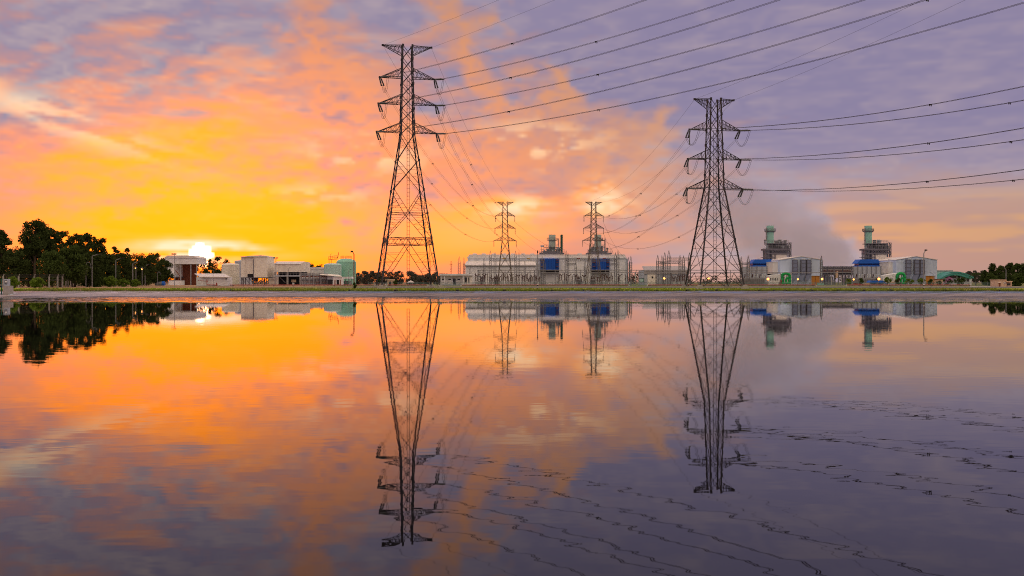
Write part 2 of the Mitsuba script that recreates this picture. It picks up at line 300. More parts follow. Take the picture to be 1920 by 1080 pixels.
# ------------------------------------------------------------------ lattice towers
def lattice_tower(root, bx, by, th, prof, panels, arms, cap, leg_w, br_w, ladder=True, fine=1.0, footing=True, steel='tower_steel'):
    """panels: (z0, z1, kind); arms: (z, height, length left, length right); cap: (z, length, drop). Returns the arm tips."""
    u = np.array([math.cos(th), math.sin(th), 0]); w = np.array([-math.sin(th), math.cos(th), 0]); o = np.array([bx, by, 0.0])
    zs = [p[0] for p in prof]; hs = [p[1] for p in prof]
    def c(i, z):
        h = np.interp(z, zs, hs); sx, sy = ((-1, -1), (1, -1), (1, 1), (-1, 1))[i % 4]
        return o + u * h * sx + w * h * sy + [0, 0, z]
    for i in range(4):
        m = MB(); n = len(zs)
        for k in range(n - 1): m.bar(c(i, zs[k]), c(i, zs[k + 1]), leg_w * (1 if k == 0 else .8))
        part(root, 'leg', m, steel)
        if footing:
            f = MB(); q = c(i, GZ); f.box(q[0] - .85, q[0] + .85, q[1] - .85, q[1] + .85, GZ - .5, GZ + .50); f.box(q[0] - .45, q[0] + .45, q[1] - .45, q[1] + .45, GZ + .5, GZ + .85)
            part(root, 'footing', f, 'concrete')
    bars = []
    red = MB()
    for z0, z1, kind in panels:
        for i in range(4):
            a0, a1, b0, b1 = c(i, z0), c(i + 1, z0), c(i, z1), c(i + 1, z1); mb, mt = (a0 + a1) / 2, (b0 + b1) / 2
            if kind == 'x': bars += [(a0, b1), (a1, b0)]
            if kind == 'X':
                bars += [(a0, b1), (a1, b0)]; x = (a0 + a1 + b0 + b1) / 4
                for p, q in ((a0, b0), (a1, b1)):
                    red.bar((p + q) / 2, x + ((p + q) / 2 - x) * .5 + [0, 0, .25], br_w * .55); red.bar(p + (q - p) * .25, p + (x - p) * .5, br_w * .5); red.bar(p + (q - p) * .75, q + (x - q) * .5, br_w * .5)
            if kind in 'AV':
                top, (l0, l1), (e0, e1) = (mt, (a0, a1), (b0, b1)) if kind == 'A' else (mb, (b0, b1), (a0, a1))
                bars += [(l0, top), (l1, top)]
                for p, e in ((l0, e0), (l1, e1)):
                    for k in range(1, 5):
                        t = k / 5; red.bar(p + (e - p) * t, p + (top - p) * t, br_w * .5)
                        red.bar(p + (e - p) * t, p + (top - p) * (t - .2), br_w * .45)
            if kind == 'belt':
                bars += [(b0, b1), (a0, a1)]
                for k in range(6): red.bar((a0 + (a1 - a0) * k / 6), (b0 + (b1 - b0) * (k + .5) / 6), br_w * .6); red.bar((b0 + (b1 - b0) * (k + .5) / 6), (a0 + (a1 - a0) * (k + 1) / 6), br_w * .6)
            if kind == 'h': bars += [(b0, b1)]
        if kind in ('belt', 'h', 'A'):
            red.bar(c(0, z1), c(2, z1), br_w * .6); red.bar(c(1, z1), c(3, z1), br_w * .6)
    for p, q in bars: part(root, 'brace', MB().bar(p, q, br_w * .6, br_w), steel)
    if red.n: labels[part(root, 'redundant_bracing', red, steel)] = {'kind': 'stuff'}
    gus = MB()
    for z0, z1, kind in panels:
        for i in range(4):
            q = c(i, z1); gus.box(q[0] - .22 * fine, q[0] + .22 * fine, q[1] - .22 * fine, q[1] + .22 * fine, q[2] - .28 * fine, q[2] + .28 * fine)
    part(root, 'gusset_plates', gus, steel)
    if ladder:
        m = MB(); ztop = arms[-1][0]; q = o + u * .3 + w * .3
        for s in (-.3, .3): m.bar(q + u * s + [0, 0, GZ + 2], q + u * s + [0, 0, ztop], .09)
        for z in np.arange(GZ + 2, ztop, .9): m.bar(q - u * .3 + [0, 0, z], q + u * .3 + [0, 0, z], .06)
        part(root, 'ladder', m, steel)
    tips = {}
    def arm(z, h, length, side, drop=0.0, cap_arm=False):
        ii = (1, 2) if side > 0 else (0, 3); m = MB()
        tip = o + u * side * length + [0, 0, z - drop]
        lo = [c(i, z) for i in ii]; hi = [c(i, z + h) for i in ii]
        ends = [tip - w * .35 * fine, tip + w * .35 * fine]
        for k in (0, 1):
            m.bar(lo[k], ends[k], br_w * 1.15); m.bar(hi[k], ends[k], br_w * .95)
            for j in range(1, 5):
                t, t1 = j / 5, (j + 1) / 5
                p, q = lo[k] + (ends[k] - lo[k]) * t, hi[k] + (ends[k] - hi[k]) * t
                m.bar(p, q, br_w * .6); q0 = hi[k] + (ends[k] - hi[k]) * (t - .2); m.bar(p, q0, br_w * .55)
        for j in range(5):
            t, t1 = j / 5, (j + 1) / 5
            m.bar(lo[0] + (ends[0] - lo[0]) * t, lo[1] + (ends[1] - lo[1]) * t1, br_w * .55); m.bar(hi[0] + (ends[0] - hi[0]) * t, hi[1] + (ends[1] - hi[1]) * t1, br_w * .55)
        m.box(tip[0] - .25 * fine, tip[0] + .25 * fine, tip[1] - .25 * fine, tip[1] + .25 * fine, tip[2] - .2 * fine, tip[2] + .2 * fine)
        part(root, 'crossarm' if not cap_arm else 'earth_wire_arm', m, steel)
        return tip
    for z, h, ll, lr in arms:
        tips.setdefault('L', []).append(arm(z, h, ll, -1, .12)); tips.setdefault('R', []).append(arm(z, h, lr, 1, .12))
    z, length, drop = cap
    tips['capL'] = arm(z, -drop, length, -1, 0, True); tips['capR'] = arm(z, -drop, length, 1, 0, True)
    return tips
def unit(v): return np.asarray(v, float) / np.linalg.norm(v)
def tension_set(root, tip, d_in, d_out, sag, lab=None, post=False):
    """two insulator strings at a tip, one each way, and the slack jumper below; returns the two wire ends"""
    ends = []
    for d, drop in ((d_in, .55), (d_out, .10)):
        d = unit([d[0], d[1], -drop]); s = unit([-d[1], d[0], 0]); m = MB()
        for k in (-.30, .30):
            a = tip + d * .45 + s * k * .6; b = tip + d * 3.1 + s * k
            m.disc_stack(a, b, .19, 11); m.bar(tip, a, .07)
        e = tip + d * 3.35; m.bar(tip + d * 3.1 - s * .32, tip + d * 3.1 + s * .32, .10)
        part(root, 'insulator_string', m, 'insulator_grey'); ends.append(e)
    t = np.linspace(0, 1, 15)[:, None]; m = MB()
    for k in (-.18, .18):
        mid = np.array([0, 0, k])
        m.tube(ends[0] + (ends[1] - ends[0]) * t + [0, 0, -1.0] * (sag * 4 * t * (1 - t)) + unit([d_in[1], -d_in[0], 0]) * k, .036, 5)
    part(root, 'jumper_cable', m, 'wire_metal')
    if post:
        part(root, 'jumper_insulator', MB().disc_stack(tip - [0, 0, .3], tip - [0, 0, 3.3], .15, 12).bar(tip - [.25, 0, 3.35], tip - [-.25, 0, 3.35], .12), 'insulator_grey')
    return ends
def wire(label, p0, p1, sag, twin=True, r=.040, spacers=(), t1=1.0, group=None, n=40, kind=None):
    kind = kind or ('power line' if twin else 'earth wire'); root = thing(kind.replace(' ', '_'), label, kind, group)
    t = np.linspace(0, t1, n)[:, None]; base = p0 + (p1 - p0) * t - np.array([0, 0, 1.0]) * 4 * sag * t * (1 - t)
    d = unit((p1 - p0) * [1, 1, 0]); s = np.array([-d[1], d[0], 0]) * .22
    if not twin:
        put(root, MB().tube(base, r, 5), 'wire_metal'); return
    for k in (-1, 1): part(root, 'conductor', MB().tube(base + s * k, r, 5), 'wire_metal')
    for q in spacers:
        c = p0 + (p1 - p0) * q - np.array([0, 0, 1.0]) * 4 * sag * q * (1 - q)
        part(root, 'spacer', MB().bar(c - s * 1.3, c + s * 1.3, .16).bar(c - s - [0, 0, .28], c - s + [0, 0, .05], .12).bar(c + s - [0, 0, .28], c + s + [0, 0, .05], .12), 'black_paint')

TOWERS = {}
def big_tower(key, label, px, Y, th, base_px, ys, arm_px, cap_px, feet):
    """ys: rows of waist, arms (low to high), cap; base_px: half-width rows"""
    s = Y / F; root = thing(key, label, 'pylon')
    prof = [(GZ if i == 0 else PZ(y, Y), h * s) for i, (y, h) in enumerate(base_px)]
    zw = PZ(ys[0], Y); ztop = PZ(ys[-1], Y)
    panels = []
    for a, b, kind in feet: panels.append((GZ if a > 535 else PZ(a, Y), PZ(b, Y), kind))
    n = int(round((ztop - zw) / (2.05 * np.interp(zw + 3, [p[0] for p in prof], [p[1] for p in prof])))); zz = np.linspace(zw, ztop, n + 1)
    panels += [(zz[i], zz[i + 1], 'x') for i in range(n)]
    arms = [(PZ(y, Y), 17 * s, l * s, r * s) for y, (l, r) in zip(ys[1:-1], arm_px)]
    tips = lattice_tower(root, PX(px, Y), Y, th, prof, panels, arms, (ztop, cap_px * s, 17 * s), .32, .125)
    TOWERS[key] = (root, tips); return root, tips
r1, t1 = big_tower('taller_pylon', 'tallest dark lattice pylon, left of the two big ones, with an open portal base', 763.5, 235, math.radians(13),
    [(540, 53.5), (400, 33.5), (335, 24.5), (252, 12.2), (86, 8.8)], [252, 248, 195, 146, 87], [(56.5, 56), (53.5, 54.5), (51, 52)], 45.5,
    [(540, 459, 'A'), (459, 447, 'belt'), (447, 401, 'A'), (401, 401, 'h'), (401, 357, 'V'), (357, 302, 'X'), (302, 252, 'X')])
r2, t2 = big_tower('shorter_pylon', 'shorter of the two big dark lattice pylons, right of centre', 1339, 228, math.radians(9),
    [(541, 43), (360, 15.5), (352, 14.0), (186, 9.8)], [355, 353, 298, 243, 187], [(53, 56), (51, 52), (48, 50)], 38,
    [(541, 512, 'A'), (512, 450, 'X'), (450, 400, 'X'), (400, 355, 'X')])
r3, t3 = None, None
def far_tower(key, label, px, Y, th):
    s = Y / F; root = thing(key, label, 'pylon')
    prof = [(GZ, 14.0 * s), (PZ(452, Y), 5.6 * s), (PZ(379, Y), 3.9 * s)]
    panels = [(GZ, PZ(503, Y), 'x'), (PZ(503, Y), PZ(474, Y), 'x'), (PZ(474, Y), PZ(452, Y), 'x')]
    zz = np.linspace(PZ(452, Y), PZ(379, Y), 9); panels += [(zz[i], zz[i + 1], 'x') for i in range(8)]
    arms = [(PZ(y, Y), 7.5 * s, l * s, l * s) for y, l in ((451, 21), (427.5, 19), (404.5, 18.2))]
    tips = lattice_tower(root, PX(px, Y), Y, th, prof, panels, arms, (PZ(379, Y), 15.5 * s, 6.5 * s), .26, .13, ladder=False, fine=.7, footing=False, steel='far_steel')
    for side in 'LR':
        for p in tips[side]:
            part(root, 'insulator_string', MB().disc_stack(p - [0, 0, .1], p - [0, 0, 2.6], .17, 8), 'insulator_grey')
    return root, tips
r3, t3 = far_tower('distant_pylon', 'small far lattice pylon standing before the left half of the long hall', 947, 440, math.radians(4))
r4, t4 = far_tower('distant_pylon', 'small far lattice pylon overlapping the right stack of the long hall', 1113, 440, math.radians(4))

# ------------------------------------------------------------------ wires
LV = ('bottom', 'middle', 'top')
def through(p0, d, L, sag, px, py):
    """end height of a span from p0 along d so that it is seen through the pixel"""
    m = (px - 960) / F; D = np.array([d[0], d[1]]) * L
    t = (m * p0[1] - p0[0]) / (D[0] - m * D[1]); z = PZ(py, p0[1] + D[1] * t)
    return np.array([p0[0] + D[0], p0[1] + D[1], p0[2] + (z - p0[2] + 4 * sag * t * (1 - t)) / t])
def string_lines(name, root, tips, far_tips, ang, sag_out, exits, cap_exits, spac, post):
    d_out = np.array([math.sin(ang), -math.cos(ang), 0])
    for side, word in (('L', 'left'), ('R', 'right')):
        for k in range(3):
            tip = tips[side][k]; q = far_tips[side][k] + np.array([0, -1.2, -.3])
            e_in, e_out = tension_set(root, tip, unit((q - tip) * [1, 1, 0]), d_out, 2.5, post=post and side == 'L')
            wire('twin cable from the %s %s arm of the %s pylon down to a far pylon' % (LV[k], word, name), e_in, q, 7.0, True, .024, (.3, .62))
            p1 = through(e_out, d_out, 300, sag_out, *exits[side][k])
            wire('twin cable from the %s %s arm of the %s pylon to the upper right' % (LV[k], word, name), e_out, p1, sag_out, True, .035, spac[side], .9)
        c = tips['cap' + side]
        wire('thin earth wire from the top %s tip of the %s pylon to a far pylon' % (word, name), c, far_tips['cap' + side], 5.0, False, .022)
        wire('thin earth wire from the top %s tip of the %s pylon to upper right' % (word, name), c, through(c, d_out, 300, sag_out * .7, *cap_exits[side]), sag_out * .7, False, .021, t1=.9)
string_lines('tallest', r1, t1, t3, math.radians(41.5), 12.2, {'L': [(1735, 0), (1460, 0), (1210, 0)], 'R': [(1920, 5), (1620, 0), (1375, 0)]}, {'L': (935, 0), 'R': (1040, 0)}, {'L': (.145, .43), 'R': (.165, .45)}, False)
string_lines('shorter', r2, t2, t4, math.radians(30.3), 22.5, {'L': [(1920, 318), (1920, 240), (1920, 162)], 'R': [(1920, 336), (1920, 262), (1920, 188)]}, {'L': (1730, 0), 'R': (1810, 0)}, {'L': (.20,), 'R': (.21,)}, True)
for name, tp, gx in (('left', t3, (1016, 1061, 1097)), ('right', t4, (1154, 1170, 1178))):
    for k in range(3):
        p = tp['R'][k] - np.array([0, 0, 2.6]); q = P(gx[k], 487, 500)
        wire('slack cable from the %s right arm of the %s far pylon down to the switchyard' % (LV[k], name), p, q, 3.0, False, .035, kind='slack cable')
# ------------------------------------------------------------------ plant buildings, right half
def panels_on(root, x0, x1, y0, y1, Y, n, mat, name='wall_panel'):
    """cladding sheets standing 6 cm proud of the wall with open joints"""
    e = np.linspace(x0, x1, n + 1)
    for k in range(n):
        d = .06 + .03 * rnd.random()
        part(root, name, MB().box(PX(e[k], Y) + .06, PX(e[k + 1], Y) - .06, Y - d, Y + .02, PZ(y1, Y) + .05, PZ(y0, Y) - .05), mat)
def rail(m, p, q, h=1.1, n=6, w=.07):
    p, q = np.asarray(p, float), np.asarray(q, float)
    for z in (.55, 1.1): m.bar(p + [0, 0, z * h], q + [0, 0, z * h], w)
    for t in np.linspace(0, 1, n): c = p + (q - p) * t; m.bar(c, c + [0, 0, h], w)
def stair_tower(m, x0, x1, y0, y1, Y):
    for x in (x0, x1):
        for dy in (0, 2): m.bar([PX(x, Y), Y + dy, PZ(y1, Y)], [PX(x, Y), Y + dy, PZ(y0, Y)], .25)
    n = max(2, int((y1 - y0) / 6))
    for k in range(n):
        a, b = y1 - (y1 - y0) * k / n, y1 - (y1 - y0) * (k + 1) / n; xa, xb = (x0, x1) if k % 2 == 0 else (x1, x0)
        m.bar([PX(xa, Y), Y - .1, PZ(a, Y)], [PX(xb, Y), Y - .1, PZ(b, Y)], .22, .5); m.box(PX(x0, Y), PX(x1, Y), Y, Y + 2, PZ(b, Y) - .08, PZ(b, Y) + .08)

def boiler_unit(dx, name, label, label_hall, stack_x):
    """heat recovery boiler with its stack (px offset dx from the left unit) and the hall before it"""
    Y = 565
    root = thing('boiler_house', label, 'boiler house')
    sx, Yc = PX(stack_x, Y), Y + 8
    rr = 6.9 / F * Y
    z = lambda y: PZ(y, Y)
    part(root, 'stack', MB().lathe([(rr * .9, z(422)), (rr * .9, z(424)), (rr, z(422)), (rr, z(434)), (rr * 1.03, z(434.3)), (rr * 1.03, z(435)), (rr, z(435.2)), (rr, z(448)), (rr * 1.03, z(448.3)), (rr * 1.03, z(449)), (rr, z(449.2)), (rr, z(470))], (sx, Yc), 28), 'green_stack', 40)
    m = MB().lathe([(rr, z(433.6)), (rr * 1.5, z(432.8)), (rr * 1.5, z(431.6)), (rr, z(431.6))], (sx, Yc), 24)
    g = np.arange(24) * 2 * np.pi / 24
    ring = np.stack([sx + rr * 1.5 * np.cos(g), Yc + rr * 1.5 * np.sin(g), g * 0 + z(432)], 1)
    for k in range(24):
        m.bar(ring[k], ring[k] + [0, 0, 1.3], .12); m.bar(ring[k] + [0, 0, 1.3], ring[(k + 1) % 24] + [0, 0, 1.3], .12); m.bar(ring[k] + [0, 0, .7], ring[(k + 1) % 24] + [0, 0, .7], .09)
        if k % 3 == 0: m.bar(ring[k], [sx + rr * math.cos(g[k]), Yc + rr * math.sin(g[k]), z(435)], .15)
    part(root, 'ring_platform', m, 'dark_steel')
    m = MB(); m.bar([sx - rr - .5, Yc - 2, z(456)], [sx - rr - .5, Yc - 2, z(426)], .35)
    for k in range(20): m.bar([sx - rr - 1.1, Yc - 2, z(456 - k * 1.3)], [sx - rr - .1, Yc - 2, z(456 - k * 1.3)], .1)
    part(root, 'stack_ladder', m, 'yard_steel')
    # decks, columns and the crowd of drums, pipes and valves on top
    ax, bx = 1434 + dx, 1482.5 + dx
    for y0, y1, x0, x1 in ((466, 469.2, ax, bx), (456, 457.4, ax + 6, bx - 5), (474.5, 476.5, ax + 4, bx - 2), (482, 483, ax, ax + 20)):
        part(root, 'deck', MB().box(PX(x0, Y), PX(x1, Y), Y, Y + 9, z(y1), z(y0)), 'dark_steel')
    for y, x0, x1 in ((466, ax, bx), (456, ax + 6, bx - 5)):
        m = MB(); rail(m, [PX(x0, Y), Y - .1, z(y)], [PX(x1, Y), Y - .1, z(y)], 1.5, 14, .12); part(root, 'handrail', m, 'yard_steel')
    for x, y0, y1 in [(ax + 1, 466, 536), (ax + 8, 456, 536), (ax + 14, 456, 536), (ax + 20, 466, 536), (bx - 1, 466, 482), (bx - 9, 456, 468), (ax + 26, 456, 477), (ax + 33, 456, 477), (ax + 41, 456, 477)]:
        part(root, 'column', MB().box(PX(x, Y) - .22, PX(x, Y) + .22, Y + .2, Y + .7, z(y1) if y1 < 530 else GZ, z(y0)), 'dark_steel')
    m = MB()
    for k in range(8):
        xa, xb = ax + 14 + k * 4.5, ax + 14 + (k + 1) * 4.5
        m.bar([PX(xa, Y), Y, z(474.5)], [PX(xb, Y), Y, z(469.2)], .2); m.bar([PX(xa, Y), Y, z(469.2)], [PX(xb, Y), Y, z(474.5)], .2)
    part(root, 'deck_truss', m, 'dark_steel')
    r = random.Random(int(dx) + 3)
    for k in range(26):
        x = r.uniform(ax + 3, bx - 3); y1 = r.choice([466, 466, 456, 456]); h = r.uniform(2, 7.5); rad = r.uniform(.25, .75)
        if abs(x - stack_x) < 8 and y1 == 456: continue
        part(root, 'valve_stack', MB().lathe([(rad, z(y1)), (rad, z(y1 - h * .7)), (rad * 1.5, z(y1 - h * .75)), (rad * 1.5, z(y1 - h)), (.02, z(y1 - h))], (PX(x, Y), Y + r.uniform(1, 9)), 9), r.choice(['galvanised', 'yard_steel', 'grey_cladding', 'dark_steel']), 40)
    for k in range(10):
        x = r.uniform(ax + 2, ax + 20); part(root, 'downpipe', MB().tube([[PX(x, Y), Y + 3 + r.random() * 4, z(466)], [PX(x, Y), Y + 3 + r.random() * 4, z(490)]], r.uniform(.12, .4), 8), r.choice(['galvanised', 'yard_steel', 'dark_steel']), 40)
    for k in range(5):
        y = 457.5 + k * 1.7; part(root, 'cross_pipe', MB().tube([[PX(ax + 7 + k, Y), Y + 4, z(y)], [PX(bx - 7 - k, Y), Y + 4, z(y)]], .22, 7), r.choice(['galvanised', 'yard_steel']), 40)
    part(root, 'drum', MB().tube([[PX(ax + 22, Y), Y + 2.0, z(460)], [PX(bx - 9, Y), Y + 2.0, z(460)]], .85, 14), 'galvanised', 40)
    m = MB()
    stair_tower(m, bx - 3, bx + 1, 455, 482, Y + 1); part(root, 'stair', m, 'dark_steel')
    part(root, 'inner_block', MB().pb(ax + 9, bx - 6, 457.4, 466, Y + 7, 7).pb(ax + 4, bx - 4, 469.2, 474.5, Y + 5, 9).pb(ax + 12, bx - 6, 476.5, 482, Y + 6, 8), 'duct_grey')
    part(root, 'left_block', MB().pb(ax + 3, ax + 20, 476, 540, Y + 6, 8, True), 'grey_cladding'); part(root, 'upper_left_block', MB().pb(ax + 4, ax + 17, 467, 476, Y + 7, 6), 'duct_grey')
    for k in range(6): part(root, 'downcomer', MB().tube([P(ax + 3 + k * 3, 465, Y + 2), [PX(ax + 3 + k * 3, Y + 2), Y + 2, z(488)]], .42 if k % 2 else .3, 8), ('galvanised', 'grey_cladding', 'duct_grey')[k % 3], 40)
    for k in range(9): part(root, 'module', MB().pb(ax + 11 + k * 4, ax + 13.6 + k * 4, 460 - (k * 7 % 4), 466, Y + 4 + k % 3, 3), ('grey_cladding', 'dark_steel', 'galvanised')[k % 3])
    part(root, 'casing', MB().pb(1448 + dx, 1475 + dx, 477, 540, Y + 1, 9), 'cream_cladding')
    for k in range(6): part(root, 'casing_rib', MB().box(PX(1448 + dx, Y), PX(1475 + dx, Y), Y + .6, Y + 1, z(478.8 + k * 2.1), z(478.3 + k * 2.1)), 'pale_roof')
    # blue air intake shed
    Yb = 548
    rb = thing('air_intake_shed', 'blue two-tier air intake shed on the left flank of the %s boiler house' % name, 'shed')
    l, rgt = (1409 + dx, 1447 + dx) if dx < 100 else (1607, 1651)
    if dx < 100: top = [(l, 494), (l + 7, 486.2), (rgt, 486.2), (rgt, 494)]
    else: top = [(l, 494), (l + 7, 486.2), (rgt - 4, 486.2), (rgt, 494)]
    part(rb, 'upper_roof', MB().pp(top, Yb, 9), 'blue_paint')
    part(rb, 'filter_wall', MB().pb(l + 3, rgt - 1, 494, 497.2, Yb + 1.2, 7), 'dark_blue')
    part(rb, 'lower_roof', MB().pp([(l + 1, 500.6), (l + 5, 497), (rgt - 1, 497), (rgt - 1, 500.6)], Yb + .2, 8.6), 'blue_paint')
    part(rb, 'intake_body', MB().pb(rgt - 12, rgt, 500.6, 511, Yb + .8, 7.5), 'blue_paint')
    part(rb, 'plinth', MB().pb(l + 8, rgt, 511, 537, Yb + 1, 7.2, True), 'dark_gap_shade')
    for k in range(9): part(rb, 'louvre', MB().pb(l + 5 + k * 3.2, l + 5.6 + k * 3.2, 494.2, 497, Yb + 1.0, .2), 'black_paint')
    # hall with gable, ducts, door and annex
    Yh = 530
    h = thing('turbine_hall', label_hall, 'hall')
    x0, x1, xr = (1463, 1541.5, 1502) if dx < 100 else (1680.5, 1757, 1717)
    part(h, 'wall', MB().pp([(x0, 540), (x0, 487.8), (xr, 481.6), (x1, 487.8), (x1, 540)], Yh, 46), 'cool_cladding')
    for a, b in ((( x0 - 1, 487.6), (xr, 481.1)), ((xr, 481.1), (x1 + 1, 487.6))):
        part(h, 'roof', MB().prism([(PX(a[0], Yh), PZ(a[1], Yh)), (PX(b[0], Yh), PZ(b[1], Yh)), (PX(b[0], Yh), PZ(b[1] - .9, Yh)), (PX(a[0], Yh), PZ(a[1] - .9, Yh))], Yh - .5, Yh + 46.3), 'pale_roof')
    e = np.linspace(x0 + .5, x1 - .5, 13)
    for k in range(12):
        y = lambda x: 488.4 - 6.2 * (1 - abs(x - xr) / ((x1 - x0) / 2)); d = .05 + .03 * rnd.random()
        part(h, 'wall_panel', MB().prism([(PX(e[k], Yh) + .05, PZ(534, Yh)), (PX(e[k], Yh) + .05, PZ(y(e[k]), Yh)), (PX(e[k + 1], Yh) - .05, PZ(y(e[k + 1]), Yh)), (PX(e[k + 1], Yh) - .05, PZ(534, Yh))], Yh - d, Yh + .02), 'cool_cladding')
    for k in range(7):
        xx = x0 - 18 + k * 4.5; part(h, 'roof_vent', MB().lathe([(.5, PZ(488, Yh)), (.5, PZ(486.4, Yh)), (.8, PZ(486.1, Yh)), (.8, PZ(485, Yh)), (.02, PZ(484.8, Yh))], (PX(x0 + 1 + k * 3.6, Yh), Yh + 10), 9), 'pale_roof')
    o = x0 - 1463 if dx < 100 else 213
    for a, b, kick in ((1487, 1495.5, 9), (1502.5, 1511, 12), (1513.5, 1521, 10)):
        a, b = a + o, b + o
        d = part(h, 'exhaust_duct', MB().pb(a, b, 487, 514, Yh - 1.5, 1.4).pp([(a, 514), (b, 514), (b - kick * .5, 526), (a - kick * .5, 526)], Yh - 1.5, 1.3), 'duct_grey')
        for y in (486.6, 493, 501, 507.6, 513): part(d, 'flange', MB().pb(a - .8, b + .8, y, y + .9, Yh - 1.75, 1.6), 'dark_steel')
        for x in (a - .5, b - .3): part(d, 'stiffener', MB().pb(x, x + .8, 487.5, 513, Yh - 1.7, 1.5), 'dark_steel')
        part(d, 'hood', MB().tube([P(a + 1, 487.2, Yh - .8), P(b - 1, 487.2, Yh - .8)], .7, 12), 'grey_cladding', 40)
    a, b = (1521.5, 1537) if dx < 100 else (1736, 1752)
    dr = part(h, 'door', MB().pb(a, b, 517.5, 540, Yh - .25, .2), 'orange_door')
    part(dr, 'frame', MB().pb(a - 1, b + 1, 516.3, 517.5, Yh - .6, .6).pb(a - 1, a, 517.5, 540, Yh - .4, .4).pb(b, b + 1, 517.5, 540, Yh - .4, .4), 'grey_cladding')
    part(dr, 'centre_post', MB().pb((a + b) / 2 - .3, (a + b) / 2 + .3, 517.5, 540, Yh - .4, .3), 'rust')
    xa, xb = (1441, 1485) if dx < 100 else (1656, 1690)
    part(h, 'annex', MB().pp([(xa, 540), (xa, 516.5), (xb, 511.5), (xb, 540)], Yh - 9, 8.9), 'white_cladding')
    for k in range(5): part(h, 'annex_window', MB().pb(xa + 3 + k * 3.2, xa + 4.4 + k * 3.2, 521, 526, Yh - 9.1, .3), 'window_dark')
    part(h, 'side_wall', MB().pb(x0 - 14, x0 - .2, 492, 513, Yh + 5, 30), 'cream_cladding')
    part(h, 'side_roof', MB().pb(x0 - 14.5, x0 + 1, 490.6, 492, Yh + 4.6, 31), 'pale_roof')
    # green pipes in front
    Yg = 515; gx = 1466.5 if dx < 100 else 1682
    g = thing('pipe_skid', 'bright green arched pipe skid in front of the %s turbine hall' % name, 'pipework')
    def arc(xa, xb, yt, yb, r):
        t = np.linspace(0, np.pi, 13); c = (xa + xb) / 2; w = (xb - xa) / 2
        return [P(xa, yb, Yg)] + [P(c - w * math.cos(k), yt + (1 - math.sin(k)) * 5, Yg) for k in t] + [P(xb, yb, Yg)]
    part(g, 'main_pipe', MB().tube(arc(gx, gx + 14, 512.5, 533, 1), .75, 12), 'green_pipe', 40)
    part(g, 'branch_pipe', MB().tube(arc(gx + 7.5, gx + 15, 521, 533, 1), .6, 12), 'green_pipe', 40)
    part(g, 'header', MB().tube([P(gx + 1, 531, Yg - .5), P(gx + 16, 531, Yg - .5)], .55, 10), 'green_pipe', 40)
    for k in range(4): part(g, 'flange', MB().tube([P(gx + (0, 0, 14, 14)[k], (519, 526, 519, 526)[k], Yg), P(gx + (0, 0, 14, 14)[k], (519.8, 526.8, 519.8, 526.8)[k], Yg)], 1.0, 12), 'dark_green', 40)
    m = MB()
    for x in (gx + 4, gx + 9, gx + 17): m.bar(P(x, 511, Yg + 1), [PX(x, Yg), Yg + 1, GZ], .35)
    m.bar(P(gx + 3, 511.5, Yg + 1), P(gx + 18, 511.5, Yg + 1), .5)
    part(g, 'support_frame', m, 'dark_steel')
    part(g, 'motor', MB().tube([P(gx - 3.5, 527, Yg), P(gx - 1, 527, Yg)], .9, 10).pb(gx - 4, gx - 1, 528.5, 540, Yg - .6, 1.2), 'rust', 40)
    return root
boiler_unit(0, 'left', 'boiler house with pale green stack, left of the two at right', 'pale gabled turbine hall left of the pipe rack, with grey ducts', 1450.7)
boiler_unit(187.5, 'right', 'boiler house with pale green stack, right of the two at right', 'pale gabled turbine hall at the far right, with grey ducts', 1637.2)

def transformer_bay(x0, x1, ytop, Y, label):
    t = thing('transformer_enclosure', label, 'enclosure')
    part(t, 'wall', MB().pb(x0, x1, ytop, 540, Y + 6, 1.0, True), 'grey_cladding')
    n = int((x1 - x0) / 8); e = np.linspace(x0, x1, n + 1)
    for k in range(n): part(t, 'wall_panel', MB().pb(e[k] + .2, e[k + 1] - .2, ytop + .5, 536, Y + 5.85, .2), 'grey_cladding')
    for k in range(n + 1): part(t, 'post', MB().pb(e[k] - .4, e[k] + .4, ytop - 1.5, 540, Y + 5.4, .5, True), 'yard_steel')
    for k in range(9):
        x = x0 + 5 + (x1 - x0 - 10) * k / 8
        b = part(t, 'bushing', MB().disc_stack(P(x, 521, Y), P(x + 1.2, 514, Y), .38, 6, 9), 'pale_insulator' if k % 3 else 'insulator_brown')
    part(t, 'tank', MB().pb(x0 + 4, x1 - 4, 521, 532, Y - 1, 3).pb(x0 + 6, x1 - 8, 532, 540, Y - .8, 2.6, True), 'galvanised')
    for k in range(10): part(t, 'radiator_fin', MB().pb(x0 + 5 + k * (x1 - x0 - 12) / 9, x0 + 6.2 + k * (x1 - x0 - 12) / 9, 523, 531, Y - 1.6, .6), 'yard_steel')
transformer_bay(1391, 1438.5, 500, 520, 'grey walled transformer enclosure left of the left turbine hall')
transformer_bay(1600, 1652, 500, 520, 'grey walled transformer enclosure below the right boiler house')

